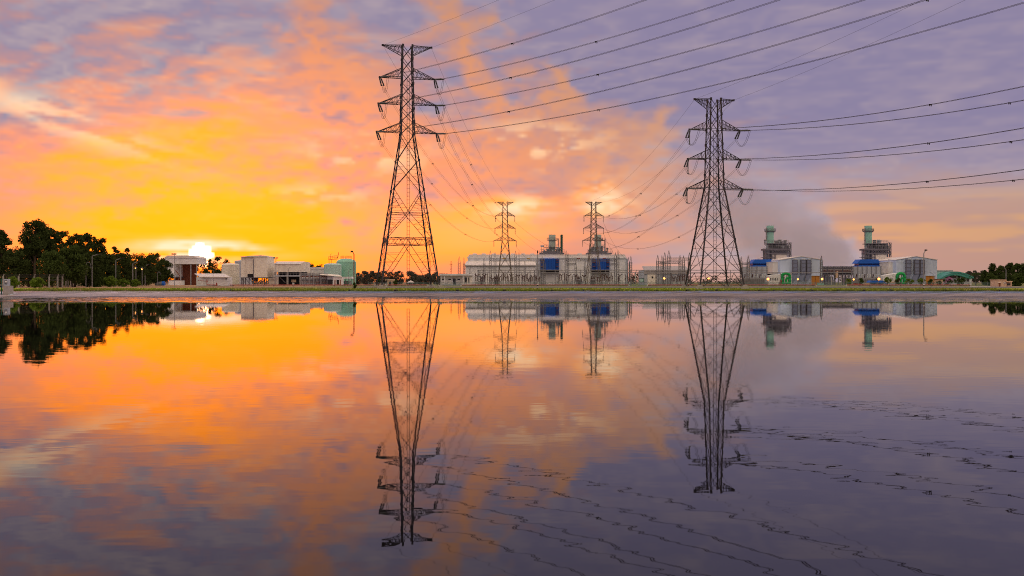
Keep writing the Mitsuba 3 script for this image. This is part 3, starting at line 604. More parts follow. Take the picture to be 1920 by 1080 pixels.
Y = 545
rk = thing('pipe_rack', 'dark steel pipe rack spanning between the two turbine halls', 'pipe rack')
for x in (1543, 1552, 1564, 1580, 1597): part(rk, 'post', MB().pb(x - .7, x + .7, 499, 540, Y, .5, True), 'galvanised' if x in (1564, 1597) else 'dark_steel')
for y0, y1 in ((499.3, 501), (504.5, 505.5), (509, 510.2), (515, 516)): part(rk, 'beam', MB().pb(1542, 1600, y0, y1, Y - .3, .4), 'dark_steel')
m = MB()
for k in range(14): m.bar(P(1542 + k * 4.1, 501, Y), P(1544 + k * 4.1, 504.5, Y), .25); m.bar(P(1544 + k * 4.1, 504.5, Y), P(1546.1 + k * 4.1, 501, Y), .25)
part(rk, 'truss', m, 'dark_steel')
for k in range(7): part(rk, 'pipe', MB().tube([P(1543, 502 + k * 2.2, Y + 1 + k % 3), P(1599, 502 + k * 2.2, Y + 1 + k % 3)], .35, 8), ['galvanised', 'dark_steel', 'pale_roof', 'rust', 'galvanised', 'dark_steel', 'yard_steel'][k], 40)
for k in range(8): part(rk, 'riser', MB().tube([P(1546 + k * 6.5, 511 + (k % 3) * 3, Y + 1), [PX(1546 + k * 6.5, Y + 1), Y + 1, GZ]], .4, 8), ['dark_steel', 'galvanised', 'pale_roof'][k % 3], 40)
part(rk, 'light_tinted_screen', MB().pp([(1567, 509.5), (1571.5, 508), (1571.5, 520), (1567, 521.5)], Y - .8, .15), 'tan_wall')  # tan base colour stands in for warm light on this sheet
part(rk, 'pump_box', MB().pb(1548, 1562, 518, 540, Y + 3, 4, True).pb(1584, 1594, 521, 540, Y + 2, 3, True), 'grey_cladding')

# ------------------------------------------------------------------ the long hall with its two roof stacks
Y = 560
h = thing('long_hall', 'long cream industrial hall with two blue louvre boxes and roof stacks', 'hall')
part(h, 'upper_wall', MB().pb(877, 1173.5, 484, 540, Y, 40, True), 'white_cladding')
part(h, 'cornice', MB().pb(875.5, 1175, 482.4, 484.4, Y - .8, 41.5), 'white_cladding')
part(h, 'roof', MB().prism([(PX(876.5, Y), PZ(482.4, Y)), (PX(880, Y), PZ(477, Y)), (PX(1171, Y), PZ(477, Y)), (PX(1174, Y), PZ(482.4, Y))], Y, Y + 39), 'pale_roof')
panels_on(h, 880, 1003, 485, 490, Y, 9, 'white_cladding')
panels_on(h, 1050, 1098, 485, 534, Y, 7, 'white_cladding'); panels_on(h, 1144, 1172, 485, 534, Y, 5, 'white_cladding')
part(h, 'corner_column', MB().pb(1173.5, 1177, 485, 540, Y - .6, 3, True), 'grey_cladding')
part(h, 'pillar', MB().pb(1099, 1107, 497, 540, Y - 1.6, 1.6, True), 'white_cladding')
Yl = Y - 9
part(h, 'lean_to_wall', MB().pb(872.5, 1004, 498, 540, Yl, 9, True), 'white_cladding')
part(h, 'lean_to_roof', MB().add([P(871, 498, Yl - .6), P(1005, 498, Yl - .6), P(1005, 496.6, Yl - .6), P(871, 496.6, Yl - .6), [PX(875, Y), Y - .05, PZ(490, Y)], [PX(1004, Y), Y - .05, PZ(490, Y)], [PX(1004, Y), Y - .05, PZ(489.5, Y)], [PX(875, Y), Y - .05, PZ(489.5, Y)]],
     [[0, 1, 2], [0, 2, 3], [3, 2, 6], [3, 6, 7], [0, 4, 5], [0, 5, 1], [1, 5, 6], [1, 6, 2], [0, 3, 7], [0, 7, 4], [4, 7, 6], [4, 6, 5]]), 'pale_roof')
part(h, 'gutter', MB().pb(871, 1005, 498, 499.3, Yl - .9, .5), 'yard_steel')
panels_on(h, 874, 1003, 500, 534, Yl, 10, 'white_cladding')
for x in (890, 907, 926, 945, 962, 981, 998, 1087): part(h, 'roof_vent', MB().pp([(x - 4.5, 477.3), (x - 3.2, 475), (x + 3.2, 475), (x + 4.5, 477.3)], Y + 4, 4), 'pale_roof')
for a, b in ((1021, 1041), (1118, 1136)):
    lb = part(h, 'louvre_box', MB().pb(a, b, 484.5, 507, Y - 4, 4), 'blue_paint')
    for k in range(11): part(lb, 'slat', MB().pb(a + .4, b - .4, 485.6 + k * 1.95, 486.6 + k * 1.95, Y - 4.25, .3), 'blue_paint')
    for k in range(4): part(lb, 'mullion', MB().pb(a + (b - a) * (k + .5) / 4 - .2, a + (b - a) * (k + .5) / 4 + .2, 485, 506.6, Y - 4.4, .2), 'dark_blue')
    for s in (-1, 1):
        x0, x1 = (a - 8, a - .3) if s < 0 else (b + .3, b + 7)
        wg = part(h, 'louvre_wing', MB().pb(x0, x1, 484.8, 507, Y - 3, 3), 'dark_blue')
        for y in (487, 491.5, 499.5): part(wg, 'vent_bracket', MB().pb(x0 + 1.5, x1 - 1, y, y + 1.1, Y - 3.6, .6), 'rust')
    part(h, 'under_box_shade', MB().pb(a - 8, b + 7, 507, 510.5, Y - 3, 3), 'dark_gap_shade')  # dark block stands in for the shade under the louvre box
    part(h, 'support_frame', MB().pb(a - 7, a - 5.5, 510.5, 540, Y - 3.2, 1, True).pb(b + 5, b + 6.5, 510.5, 540, Y - 3.2, 1, True).pb(a - 7, b + 6.5, 513, 514, Y - 3.4, .6), 'dark_steel')
dr = part(h, 'door', MB().pb(1026, 1038, 516, 540, Y - .35, .3, True), 'white_cladding'); part(dr, 'frame', MB().pb(1023, 1026, 515, 540, Y - .5, .4, True).pb(1026, 1040, 514.6, 516, Y - .5, .5), 'yellow_paint' if 0 else 'white_cladding')
for k in range(6): part(h, 'ground_door', MB().pb(1056 + k * 7, 1060 + k * 7, 527, 540, Y - .2, .15, True), 'grey_cladding')
for i, (sx, x0, x1) in enumerate(((1036.8, 1012, 1058.5), (1124, 1101, 1148))):
    st = part(h, 'roof_boiler', MB().prism([(PX(x0 + 2, Y), PZ(475.8, Y)), (PX(x0 + 8, Y), PZ(470, Y)), (PX(x1 - 10, Y), PZ(470, Y)), (PX(x1 - 2, Y), PZ(475.8, Y))], Y + 6, Y + 16), 'pale_roof')
    part(st, 'deck', MB().pb(x0, x1, 473.6, 475.8, Y + 5, 12).pb(x0 + 6, x1 - 8, 471, 472, Y + 5.2, 11), 'dark_steel')
    r = 6.6 / F * Y; c = (PX(sx, Y), Y + 11)
    part(st, 'flue', MB().lathe([(r * .9, PZ(440, Y)), (r * .9, PZ(438.5, Y)), (r, PZ(438.5, Y)), (r, PZ(449, Y)), (r * 1.03, PZ(449.2, Y)), (r * 1.03, PZ(450, Y)), (r, PZ(450.2, Y)), (r, PZ(474, Y))], c, 24), 'sage_stack', 40)
    m = MB().lathe([(r, PZ(449.6, Y)), (r * 1.5, PZ(449.6, Y)), (r * 1.5, PZ(448.9, Y)), (r, PZ(448.9, Y))], c, 20)
    for k in range(18):
        g = k / 18 * 2 * math.pi; p = np.array([c[0] + 1.5 * r * math.cos(g), c[1] + 1.5 * r * math.sin(g), PZ(449, Y)]); m.bar(p, p + [0, 0, 1.3], .12); g += 2 * math.pi / 18
        m.bar(p + [0, 0, 1.3], [c[0] + 1.5 * r * math.cos(g), c[1] + 1.5 * r * math.sin(g), PZ(449, Y) + 1.3], .1)
    part(st, 'ring_platform', m, 'dark_steel')
    rr = random.Random(i + 20)
    for k in range(16):
        x = rr.uniform(x0 + 5, x1 - 6); yb = 473 if rr.random() < .5 else 470.5; hh = rr.uniform(3, 9) * (1.5 - abs(x - sx) / 24); q = rr.uniform(.2, .6)
        part(st, 'vent_pipe', MB().lathe([(q, PZ(yb, Y)), (q, PZ(yb - hh * .7, Y)), (q * 1.6, PZ(yb - hh * .72, Y)), (q * 1.6, PZ(yb - hh, Y)), (.02, PZ(yb - hh, Y))], (PX(x, Y), Y + rr.uniform(5.5, 9)), 9), rr.choice(['galvanised', 'yard_steel', 'grey_cladding', 'dark_steel']), 40)
    m = MB(); rail(m, P(x0, 473.6, Y + 5), P(x1, 473.6, Y + 5), 1.4, 14, .12); rail(m, P(x0 + 8, 463, Y + 7), P(sx + 11, 463, Y + 7), 1.2, 8, .1); m.pb(x0 + 8, sx + 11, 463, 463.7, Y + 7, 5)
    part(st, 'handrail', m, 'yard_steel')
    m = MB()
    for x in (sx + 9.5, sx + 11): m.bar(P(x, 473, Y + 9), P(x, 447, Y + 9), .25)
    for k in range(14): m.bar(P(sx + 9.5, 472 - k * 1.8, Y + 9), P(sx + 11, 472 - k * 1.8, Y + 9), .12)
    part(st, 'ladder', m, 'dark_steel')
    if i == 0:
        part(st, 'expansion_tank', MB().lathe([(1.0, PZ(462, Y)), (1.0, PZ(459, Y)), (.02, PZ(458.8, Y))], (PX(1017.5, Y), Y + 8), 12), 'grey_cladding', 40)
        m = MB()
        for x in (1014.5, 1020.5):
            for dy in (7, 9): m.bar(P(x, 474, Y + dy), P(x + (1017.5 - x) * .3, 462, Y + dy), .2)
        m.bar(P(1014.5, 468, Y + 7), P(1020.5, 468, Y + 7), .15); m.bar(P(1014.5, 474, Y + 7), P(1020.5, 468, Y + 7), .15)
        part(st, 'tank_frame', m, 'yard_steel')
m = MB()
m.tube([P(1053, 478, Y + 6), P(1053, 440, Y + 6)], .62, 12)
for k in range(16): y = 441 + k * 2; m.tube([P(1053, y, Y + 6), P(1053, y + .7, Y + 6)], .85, 10)
solo('slim_chimney', m, 'dark_green', 'slim dark green ribbed chimney beside the left roof stack', 'chimney', None, 40)

# ------------------------------------------------------------------ grey gabled building by the shorter pylon
Y = 530
b = thing('store_building', 'grey roofed store building standing left of the shorter big pylon', 'building')
part(b, 'wall', MB().pb(1207, 1291, 507, 540, Y, 22, True), 'grey_cladding')
part(b, 'front_wall', MB().pb(1214, 1231.5, 514.5, 540, Y - .4, .38, True), 'cream_cladding')
part(b, 'roof', MB().add([P(1204, 499, Y + 10), P(1286, 499, Y + 10), P(1293, 507.5, Y - .8), P(1208, 507.5, Y - .8), P(1204, 500, Y + 10), P(1286, 500, Y + 10), P(1293, 508.3, Y - .8), P(1208, 508.3, Y - .8)],
     [[0, 1, 2], [0, 2, 3], [4, 6, 5], [4, 7, 6], [3, 2, 6], [3, 6, 7], [0, 3, 7], [0, 7, 4], [1, 5, 6], [1, 6, 2], [0, 4, 5], [0, 5, 1]]), 'roof_grey')
part(b, 'fascia', MB().pb(1208, 1292, 508.3, 513.5, Y - .6, .4), 'roof_grey')
e = np.linspace(1209, 1290, 10)
for k in range(9): part(b, 'wall_panel', MB().pb(e[k] + .2, e[k + 1] - .2, 514, 537, Y - .1, .12), 'grey_cladding')
part(b, 'window', MB().pb(1222, 1224.5, 518, 522, Y - .5, .2), 'window_dark')
sg = thing('notice_board', 'pale green notice board on posts left of the grey store building', 'sign')
part(sg, 'board', MB().pb(1198.5, 1206.5, 523, 528, 505, .15), 'aqua_tank'); part(sg, 'frame', MB().pb(1197.5, 1198.5, 522, 529, 504.9, .3).pb(1206.5, 1207.5, 522, 529, 504.9, .3).pb(1198.5, 1206.5, 522, 523, 504.9, .3).pb(1198.5, 1206.5, 528, 529, 504.9, .3), 'dark_green')
part(sg, 'post', MB().pb(1202, 1203, 529, 540, 505, .3, True), 'galvanised')

# ------------------------------------------------------------------ white office with a porch
Y = 440
o = thing('porch_office', 'low cream office with a flat roof and a columned porch, right of the tallest pylon', 'building')
part(o, 'wall', MB().pb(826, 871, 517.5, 540, Y + 3, 9, True), 'cream_cladding')
part(o, 'end_room', MB().pb(868.5, 884, 517.5, 540, Y + .6, 11, True), 'cream_cladding')
part(o, 'roof_slab', MB().pb(823.5, 886.5, 513.4, 516.6, Y - .4, 14), 'white_cladding'); part(o, 'soffit', MB().pb(824.5, 885.5, 516.6, 517.5, Y - .1, 13), 'roof_grey')
for x in (827, 833.5, 868.5): part(o, 'column', MB().pb(x - .8, x + .8, 517.5, 540, Y, .5, True), 'white_cladding')
dr = part(o, 'door', MB().pb(849, 854.5, 522.3, 540, Y + 2.8, .15, True), 'window_dark'); part(dr, 'frame', MB().pb(848.2, 849, 521.6, 540, Y + 2.7, .25, True).pb(854.5, 855.3, 521.6, 540, Y + 2.7, .25, True), 'white_cladding')
for x0, x1, y0, y1, yy in ((829, 832.2, 523, 525, 2.8), (840.5, 845.5, 523, 525, 2.8), (857.5, 862.5, 523, 525, 2.8), (871, 875.5, 520, 530, .4), (878, 880, 520, 530, .4)):
    w = part(o, 'window', MB().pb(x0, x1, y0, y1, Y + yy, .2), 'window_dark'); part(w, 'sill', MB().pb(x0 - .4, x1 + .4, y1, y1 + .5, Y + yy - .15, .3), 'white_cladding')
part(o, 'plinth', MB().pb(824, 886, 533.5, 540, Y - .2, 3, True), 'grey_cladding')

# ------------------------------------------------------------------ green arched building and sheds at the far right
Y = 540
a = thing('arched_building', 'dark green building with arched roofs beside the far right turbine hall', 'building')
part(a, 'back_block', MB().pb(1757.5, 1790, 509, 540, Y + 16, 14, True), 'aqua_tank')
part(a, 'flat_roof', MB().pb(1756, 1787, 506.5, 508.8, Y + 15.5, 15), 'roof_grey')
def arch(x0, x1, yl, yt, yr, Y, d, th):
    t = np.linspace(0, 1, 19); y = np.where(t < .5, yl + (yt - yl) * np.sin(t * np.pi), yr + (yt - yr) * np.sin(t * np.pi)); m = MB()
    for k in range(18):
        xa, xb = x0 + (x1 - x0) * t[k], x0 + (x1 - x0) * t[k + 1]
        m.prism([(PX(xa, Y), PZ(y[k], Y)), (PX(xb, Y), PZ(y[k + 1], Y)), (PX(xb, Y), PZ(y[k + 1] + th, Y)), (PX(xa, Y), PZ(y[k] + th, Y))], Y, Y + d)
    return m
part(a, 'rear_arch', arch(1757, 1826, 523, 509, 519, Y + 6, 12, 3.0), 'green_roof'); part(a, 'front_arch', arch(1758, 1821, 525, 512.5, 520, Y - .5, 6, 3.5), 'green_roof')
part(a, 'arch_gap', arch(1759, 1822, 525, 512, 520, Y + 2, 4, 2.0), 'dark_gap_shade')
part(a, 'wall', MB().pb(1762, 1822, 522, 540, Y + 3, 14, True), 'white_cladding'); part(a, 'glazing', MB().pb(1782, 1819, 517.5, 522, Y + 3, 12), 'window_dark')
for x in (1794.5, 1801.5): part(a, 'mullion', MB().pb(x - .7, x + .7, 516.5, 522.3, Y + 2.7, .4), 'white_cladding')
for x in (1768, 1776, 1788, 1797, 1806, 1813): part(a, 'window', MB().pb(x, x + 4.2, 523.5, 528, Y + 2.8, .3), 'window_dark')
Y = 500
s = thing('tent_shelter', 'low blue hipped roof shelter at the foot of the right turbine hall', 'shelter')
part(s, 'roof', MB().pp([(1629, 531), (1634, 526), (1656, 526), (1663, 531)], Y, 5), 'blue_paint')
for x in (1632, 1641, 1651, 1660): part(s, 'post', MB().pb(x - .4, x + .4, 531, 540, Y + .5, .3, True), 'galvanised')
part(s, 'back_wall', MB().pb(1631, 1661, 531, 540, Y + 4, .3, True), 'cream_cladding')
for x0, x1, mat, lab in ((1602.5, 1614, 'red_pipe', 'red freight container left of the blue shelter'), (1620.5, 1630.5, 'tan_wall', 'tan freight container next to the blue shelter'), (1535, 1545, 'green_stack', 'green freight container at the right corner of the left turbine hall')):
    c = thing('freight_container', lab, 'container'); yt = 530.5
    part(c, 'body', MB().pb(x0, x1, yt, 536, Y - 10, 2.6, True), mat)
    for k in range(6): part(c, 'rib', MB().pb(x0 + .5 + k * (x1 - x0 - 1.4) / 5, x0 + .9 + k * (x1 - x0 - 1.4) / 5, yt + .4, 535.5, Y - 10.12, .2), mat)
    part(c, 'top_rail', MB().pb(x0 - .1, x1 + .1, yt - .4, yt, Y - 10.15, 2.8), 'roof_grey')
b = thing('site_cabin', 'pale site cabin between the red and the tan containers', 'cabin')
part(b, 'wall', MB().pb(1614.6, 1620, 530.8, 536, Y - 9, 3, True), 'white_cladding'); part(b, 'roof', MB().pb(1614.2, 1620.4, 530.2, 530.8, Y - 9.2, 3.4), 'roof_grey'); part(b, 'window', MB().pb(1616, 1618.6, 532, 533.6, Y - 9.1, .2), 'window_dark')
b = thing('low_shed', 'low salmon-roofed shed with white front right of the blue shelter', 'shed')
part(b, 'roof', MB().pp([(1662, 529.8), (1666, 528), (1678, 528), (1680, 529.8)], Y + 2, 5), 'tan_wall'); part(b, 'wall', MB().pb(1665, 1679, 529.8, 540, Y + 2.4, 4, True), 'white_cladding')
for k in range(4): part(b, 'shutter', MB().pb(1666 + k * 3.2, 1668.6 + k * 3.2, 530.6, 535, Y + 2.25, .15), 'grey_cladding')
b = thing('brown_kiosk', 'small brown kiosk at the right corner of the far right turbine hall', 'kiosk')
part(b, 'wall', MB().pb(1758, 1768, 524, 540, 520, 4, True), 'tan_wall'); part(b, 'roof', MB().pb(1757, 1769, 523, 524, 519.6, 4.8), 'rust'); part(b, 'window', MB().pb(1760, 1764, 526, 529, 519.9, .2), 'window_dark')
solo('sun_painted_canopy', MB().pp([(1816, 515.2), (1817, 512), (1836, 512.5), (1836, 514.8)], 620, 6), 'orange_door', 'canopy roof painted orange for caught light above the trees at far right', 'canopy')  # orange base colour stands in for low sun on this roof
Y = 318
g = thing('guard_house', 'small peach guard house by the road at far right', 'guard house')
part(g, 'tall_room', MB().pb(1871, 1887.2, 525.4, 540, Y, 5, True), 'tan_wall'); part(g, 'parapet', MB().pb(1870.6, 1887.6, 524.2, 525.4, Y - .2, 5.4), 'tan_wall')
part(g, 'ledge', MB().pb(1870.6, 1877, 530, 530.6, Y - .3, .3), 'white_cladding'); part(g, 'low_room', MB().pb(1887.4, 1897.5, 528.5, 540, Y + .6, 4, True), 'tan_wall')
part(g, 'canopy', MB().pb(1886.6, 1899, 526.8, 528.5, Y - .6, 5), 'tan_wall'); part(g, 'window', MB().pb(1888.5, 1894.5, 531, 535, Y + .5, .2), 'window_dark')
part(g, 'door', MB().pb(1873, 1876, 531, 540, Y - .1, .12, True), 'rust'); part(g, 'name_plate', MB().pb(1882, 1886.5, 529.4, 531.4, Y - .12, .1), 'pale_insulator')
# ------------------------------------------------------------------ sheds and tanks, left half
Y = 500
a = thing('open_shed', 'tall pale shed with an open steel bay, right in front of the rising sun', 'shed')
part(a, 'clad_wall', MB().pb(308.5, 327.5, 483, 519, Y, 16), 'white_cladding')
for k in range(3): part(a, 'wall_panel', MB().pb(309 + k * 6.2, 314.8 + k * 6.2, 484, 518.5, Y - .08, .1), 'white_cladding')
part(a, 'roof', MB().prism([(PX(307.5, Y), PZ(483.4, Y)), (PX(315, Y), PZ(479, Y)), (PX(361, Y), PZ(479, Y)), (PX(371, Y), PZ(484, Y))], Y - .5, Y + 17), 'pale_roof')
part(a, 'fascia', MB().pb(327.6, 369.5, 483.6, 495, Y, 16), 'white_cladding')
for x in (309.5, 327, 338.5, 357.5, 368.5): part(a, 'column', MB().pb(x - .8, x + .8, 495 if x > 328 else 519, 540, Y + .3, .5, True), 'galvanised')
m = MB(); m.bar(P(329, 506, Y + 1), P(338, 519, Y + 1), .3); m.bar(P(338, 519, Y + 1), P(329, 532, Y + 1), .3); m.bar(P(310, 519, Y + 1), P(327, 527, Y + 1), .3); m.bar(P(327, 519, Y + 1), P(310, 527, Y + 1), .3); m.bar(P(309, 526, Y + 1), P(338, 526, Y + 1), .35)
part(a, 'bracing', m, 'rust')
part(a, 'back_wall', MB().pb(329, 369, 495, 540, Y + 12, .4, True), 'rust')
part(a, 'floor_deck', MB().pb(308.5, 330, 519, 520.3, Y - .1, 16), 'dark_steel')
part(a, 'low_wall', MB().pb(316, 340, 526, 540, Y - 6, 5, True), 'white_cladding')
t = thing('pressure_tank', 'small dark horizontal pressure tank with blue end, left of the open shed', 'tank')
Y = 420
p0, p1 = P(291.5, 532, Y), P(309, 532, Y)
part(t, 'shell', MB().tube([p0 + [0, 0, 0], p0 + [.35, 0, 0], p0 + [.9, 0, 0], p1 - [1.0, 0, 0]], [.35, .85, 1.12, 1.12], 18), 'yard_steel', 40)
part(t, 'end_cap', MB().tube([p1 - [1.0, 0, 0], p1 - [.3, 0, 0], p1 - [.05, 0, 0], p1], [1.13, 1.13, .9, .35], 18), 'blue_paint', 40)
for x in (295, 304): part(t, 'saddle', MB().pb(x, x + 1.6, 535, 540, Y - .7, 1.4, True), 'concrete')
Y = 345
b = thing('pump_house', 'low white pump house with an overhanging sloped roof, below the sun', 'pump house')
part(b, 'wall', MB().pb(368, 426.5, 519.5, 540, Y, 6, True), 'white_cladding')
part(b, 'roof', MB().add([P(375, 519, Y - .8), P(432, 519.4, Y - .8), P(420, 513, Y + 7), P(364.5, 512.8, Y + 7), P(375, 520, Y - .8), P(432, 520.4, Y - .8), P(420, 513.8, Y + 7), P(364.5, 513.6, Y + 7)],
     [[0, 1, 2], [0, 2, 3], [4, 6, 5], [4, 7, 6], [0, 4, 5], [0, 5, 1], [1, 5, 6], [1, 6, 2], [3, 7, 4], [3, 4, 0]]), 'pale_roof')
part(b, 'window', MB().pb(423, 425.4, 522, 524, Y - .1, .12), 'window_dark'); part(b, 'plinth', MB().pb(367.6, 427, 535.5, 540, Y - .12, 6.3, True), 'concrete')
m = MB(); m.tube([P(388, 524, Y - 2), P(388, 534, Y - 2), P(408, 534.6, Y - 2)], .18, 8); m.tube([P(406, 530, Y - 2), P(406, 536, Y - 2)], .2, 8); m.tube([P(371, 526, Y - 2), P(390, 527.5, Y - 2)], .1, 6)
part(b, 'red_standpipe', m, 'red_pipe', 40)
def tank(label, x0, x1, ytop, ydome, Y, mat, bands=3, rails=False):
    t = thing('storage_tank', label, 'tank'); r = (x1 - x0) / 2 / F * Y; c = (PX((x0 + x1) / 2, Y), Y + r)
    zt = PZ(ytop, Y)
    part(t, 'shell', MB().lathe([(r, GZ - .1), (r, zt)], c, 40), mat, 40)
    k = np.linspace(0, 1, 7)
    part(t, 'dome', MB().lathe([(r * 1.02, zt - .12), (r * 1.02, zt)] + [(r * math.cos(q * math.pi / 2) + .01, zt + (PZ(ydome, Y) - zt) * math.sin(q * math.pi / 2)) for q in k], c, 40), mat, 60)
    for j in range(bands):
        z = GZ + (zt - GZ) * (j + 1) / (bands + 1); part(t, 'weld_band', MB().lathe([(r, z - .07), (r + .05, z - .06), (r + .05, z + .06), (r, z + .07)], c, 40), mat, 40)
    m = MB()
    for j in range(8): g = -math.pi / 2 + (j - 3.5) * .42; m.bar([c[0] + (r + .04) * math.cos(g), c[1] + (r + .04) * math.sin(g), GZ], [c[0] + (r + .04) * math.cos(g), c[1] + (r + .04) * math.sin(g), zt], .07)
    part(t, 'vertical_seams', m, mat)
    if rails:
        m = MB(); g = np.arange(20) * 2 * np.pi / 20; R = r * .55; zr = PZ(ydome + 1.2, Y)
        pts = np.stack([c[0] + R * np.cos(g), c[1] + R * np.sin(g), g * 0 + zr], 1)
        for j in range(20): m.bar(pts[j] - [0, 0, .5], pts[j] + [0, 0, 1.5], .09); m.bar(pts[j] + [0, 0, 1.5], pts[(j + 1) % 20] + [0, 0, 1.5], .09); m.bar(pts[j] + [0, 0, .8], pts[(j + 1) % 20] + [0, 0, .8], .07)
        part(t, 'roof_rail', m, 'rust')
    return t, c, r
tank('cream domed storage tank left of the tall cream tower block', 411.5, 444, 496.5, 493, 500, 'cream_cladding')
tank('grey storage tank half hidden behind the tall cream tower block', 436, 468, 490, 487, 540, 'grey_cladding', 2)
tank('pale aqua storage tank in front of the larger green one', 605, 637.5, 496.5, 493, 505, 'aqua_tank', 4)
tk, c, r = tank('largest green storage tank, with a railed dome roof', 627.5, 664.5, 491.5, 484, 515, 'green_tank', 4, True)
Y = 508; w = thing('tank_walkway', 'rust coloured walkway with lamps bridging the two green tanks', 'walkway'); m = MB()
for x0, y0, x1, y1 in ((616, 487, 632, 485.5),): part(w, 'deck', MB().bar(P(x0, y0, Y), P(x1, y1, Y), .3), 'rust')
m.bar(P(616, 484, Y), P(632, 482.5, Y), .16); m.bar(P(616, 481, Y), P(632, 479.5, Y), .16)
for x in (616, 620, 624, 628, 632): m.bar(P(x, 487.4 - (x - 616) * .1, Y), P(x, 480.5 - (x - 616) * .1, Y), .12)
part(w, 'handrail', m, 'rust')
for x in (617, 621): part(w, 'support', MB().bar(P(x, 494, Y), P(x, 486, Y), .2), 'rust')
part(w, 'lamp_pole', MB().bar(P(633, 484.5, Y), P(635, 473, Y), .28), 'rust'); part(w, 'lamp_pole', MB().bar(P(619.5, 487, Y), P(619.8, 477, Y), .14).bar(P(619.8, 477, Y), P(621.5, 475.8, Y), .14), 'rust')
Y = 480
b = thing('tower_block', 'tall windowless cream block on dark steel legs, left of the two-storey shed', 'silo building')
part(b, 'left_face', MB().pb(452, 475, 481, 520, Y + .8, 14), 'cream_cladding'); part(b, 'right_face', MB().pb(475.2, 501, 481, 520, Y, 14.8), 'cream_cladding')
part(b, 'roof', MB().prism([(PX(451, Y), PZ(481, Y)), (PX(489, Y), PZ(478.4, Y)), (PX(502.3, Y), PZ(480.6, Y)), (PX(502.3, Y), PZ(481.5, Y)), (PX(451, Y), PZ(481.8, Y))], Y - .4, Y + 15.2), 'pale_roof')
part(b, 'corner_ladder', MB().pb(474.5, 475.7, 486, 520, Y - .3, .3), 'dark_steel')
e = np.linspace(475.6, 500.6, 5)
for k in range(4): part(b, 'wall_panel', MB().pb(e[k] + .25, e[k + 1] - .25, 482, 519.5, Y - .08, .1), 'cream_cladding')
e = np.linspace(452.3, 474, 4)
for k in range(3): part(b, 'wall_panel', MB().pb(e[k] + .25, e[k + 1] - .25, 482, 513.5, Y + .72, .1), 'cream_cladding')
part(b, 'doorway', MB().pb(464, 475, 513.8, 520.2, Y + .6, .2), 'dark_gap_shade')
for x in (453, 460, 467, 475, 483, 491, 499): part(b, 'leg', MB().pb(x - .7, x + .7, 520, 540, Y + .6, .45, True), 'dark_steel')
for x in (456, 478, 496): part(b, 'leg', MB().pb(x - .7, x + .7, 520, 540, Y + 11, .45, True), 'dark_steel')
m = MB()
for k, x in enumerate((453, 460, 467, 475, 483, 491)): m.bar(P(x, 521, Y + .8), P(x + 7.5, 532, Y + .8), .2)
part(b, 'leg_bracing', m, 'dark_steel'); part(b, 'hopper', MB().pp([(470, 520), (482, 520), (478, 528), (474, 528)], Y + 4, 4), 'rust')
part(b, 'floor_beam', MB().pb(451.5, 501.5, 520, 521.3, Y - .1, 14), 'dark_steel')
b = thing('small_annex', 'small white-roofed annex between the tower block and the two-storey shed', 'shed')
part(b, 'upper_wall', MB().pb(501.4, 514, 509, 517, 505, 6), 'cream_cladding'); part(b, 'upper_roof', MB().pb(501, 514, 504, 509, 504.6, 6), 'white_cladding'); part(b, 'lower_roof', MB().pb(503, 520, 519, 524, 503, 7), 'pale_roof'); part(b, 'lower_wall', MB().pb(504, 519, 524, 540, 503.5, 6, True), 'cream_cladding')
Y = 480
b = thing('two_storey_shed', 'two-storey shed, cream clad above and open below with painted dark bays', 'shed')
part(b, 'clad_wall', MB().pb(514.5, 562.5, 494.4, 510, Y, 14), 'cream_cladding')
part(b, 'gable', MB().prism([(PX(562.6, Y), PZ(510, Y)), (PX(562.6, Y), PZ(494.6, Y)), (PX(570.5, Y), PZ(490.6, Y)), (PX(570.5, Y), PZ(510, Y))], Y + .3, Y + 14), 'cream_cladding')
part(b, 'roof', MB().add([P(513.4, 494.8, Y - .5), P(562.8, 494.8, Y - .5), P(571.3, 490, Y + 6), P(519, 490, Y + 6), P(513.4, 495.4, Y - .5), P(562.8, 495.4, Y - .5), P(571.3, 490.6, Y + 6), P(519, 490.6, Y + 6)],
     [[0, 1, 2], [0, 2, 3], [4, 6, 5], [4, 7, 6], [0, 4, 5], [0, 5, 1], [1, 5, 6], [1, 6, 2], [3, 7, 4], [3, 4, 0]]), 'pale_roof')
e = np.linspace(515, 562, 7)
for k in range(6): part(b, 'wall_panel', MB().pb(e[k] + .25, e[k + 1] - .25, 495.6, 509.5, Y - .08, .1), 'cream_cladding')
part(b, 'upper_bay_shade', MB().pb(521, 570, 510, 516, Y + 3, 8), 'dark_gap_shade'); part(b, 'mid_deck', MB().pb(514.5, 571, 516, 518.4, Y - .2, 13), 'grey_cladding'); part(b, 'lower_bay_shade', MB().pb(522, 562, 518.4, 540, Y + 4, 7, True), 'dark_gap_shade')  # solid near-black blocks stand in for shade inside the open storeys
for x in (515.5, 521.5, 538.5, 562.5): part(b, 'column', MB().pb(x - 1, x + 1, 510, 540, Y - .1, .5, True), 'concrete')
part(b, 'control_panel', MB().pb(546, 555, 524.5, 529, Y + 2.4, .4), 'tan_wall'); part(b, 'cabinet', MB().pb(548, 551.5, 530, 540, Y + 2, .8, True), 'white_cladding')
m = MB(); m.bar(P(525, 520, Y + 3), P(535, 530, Y + 3), .3); part(b, 'stair', m, 'galvanised')
m = MB(); rail(m, P(514.5, 516, Y - .2), P(571, 516, Y - .2), 1.2, 12, .1); part(b, 'handrail', m, 'yard_steel')
b = thing('gabled_shed', 'white gabled shed behind the pipework, left of the aqua tank', 'shed')
Y = 520
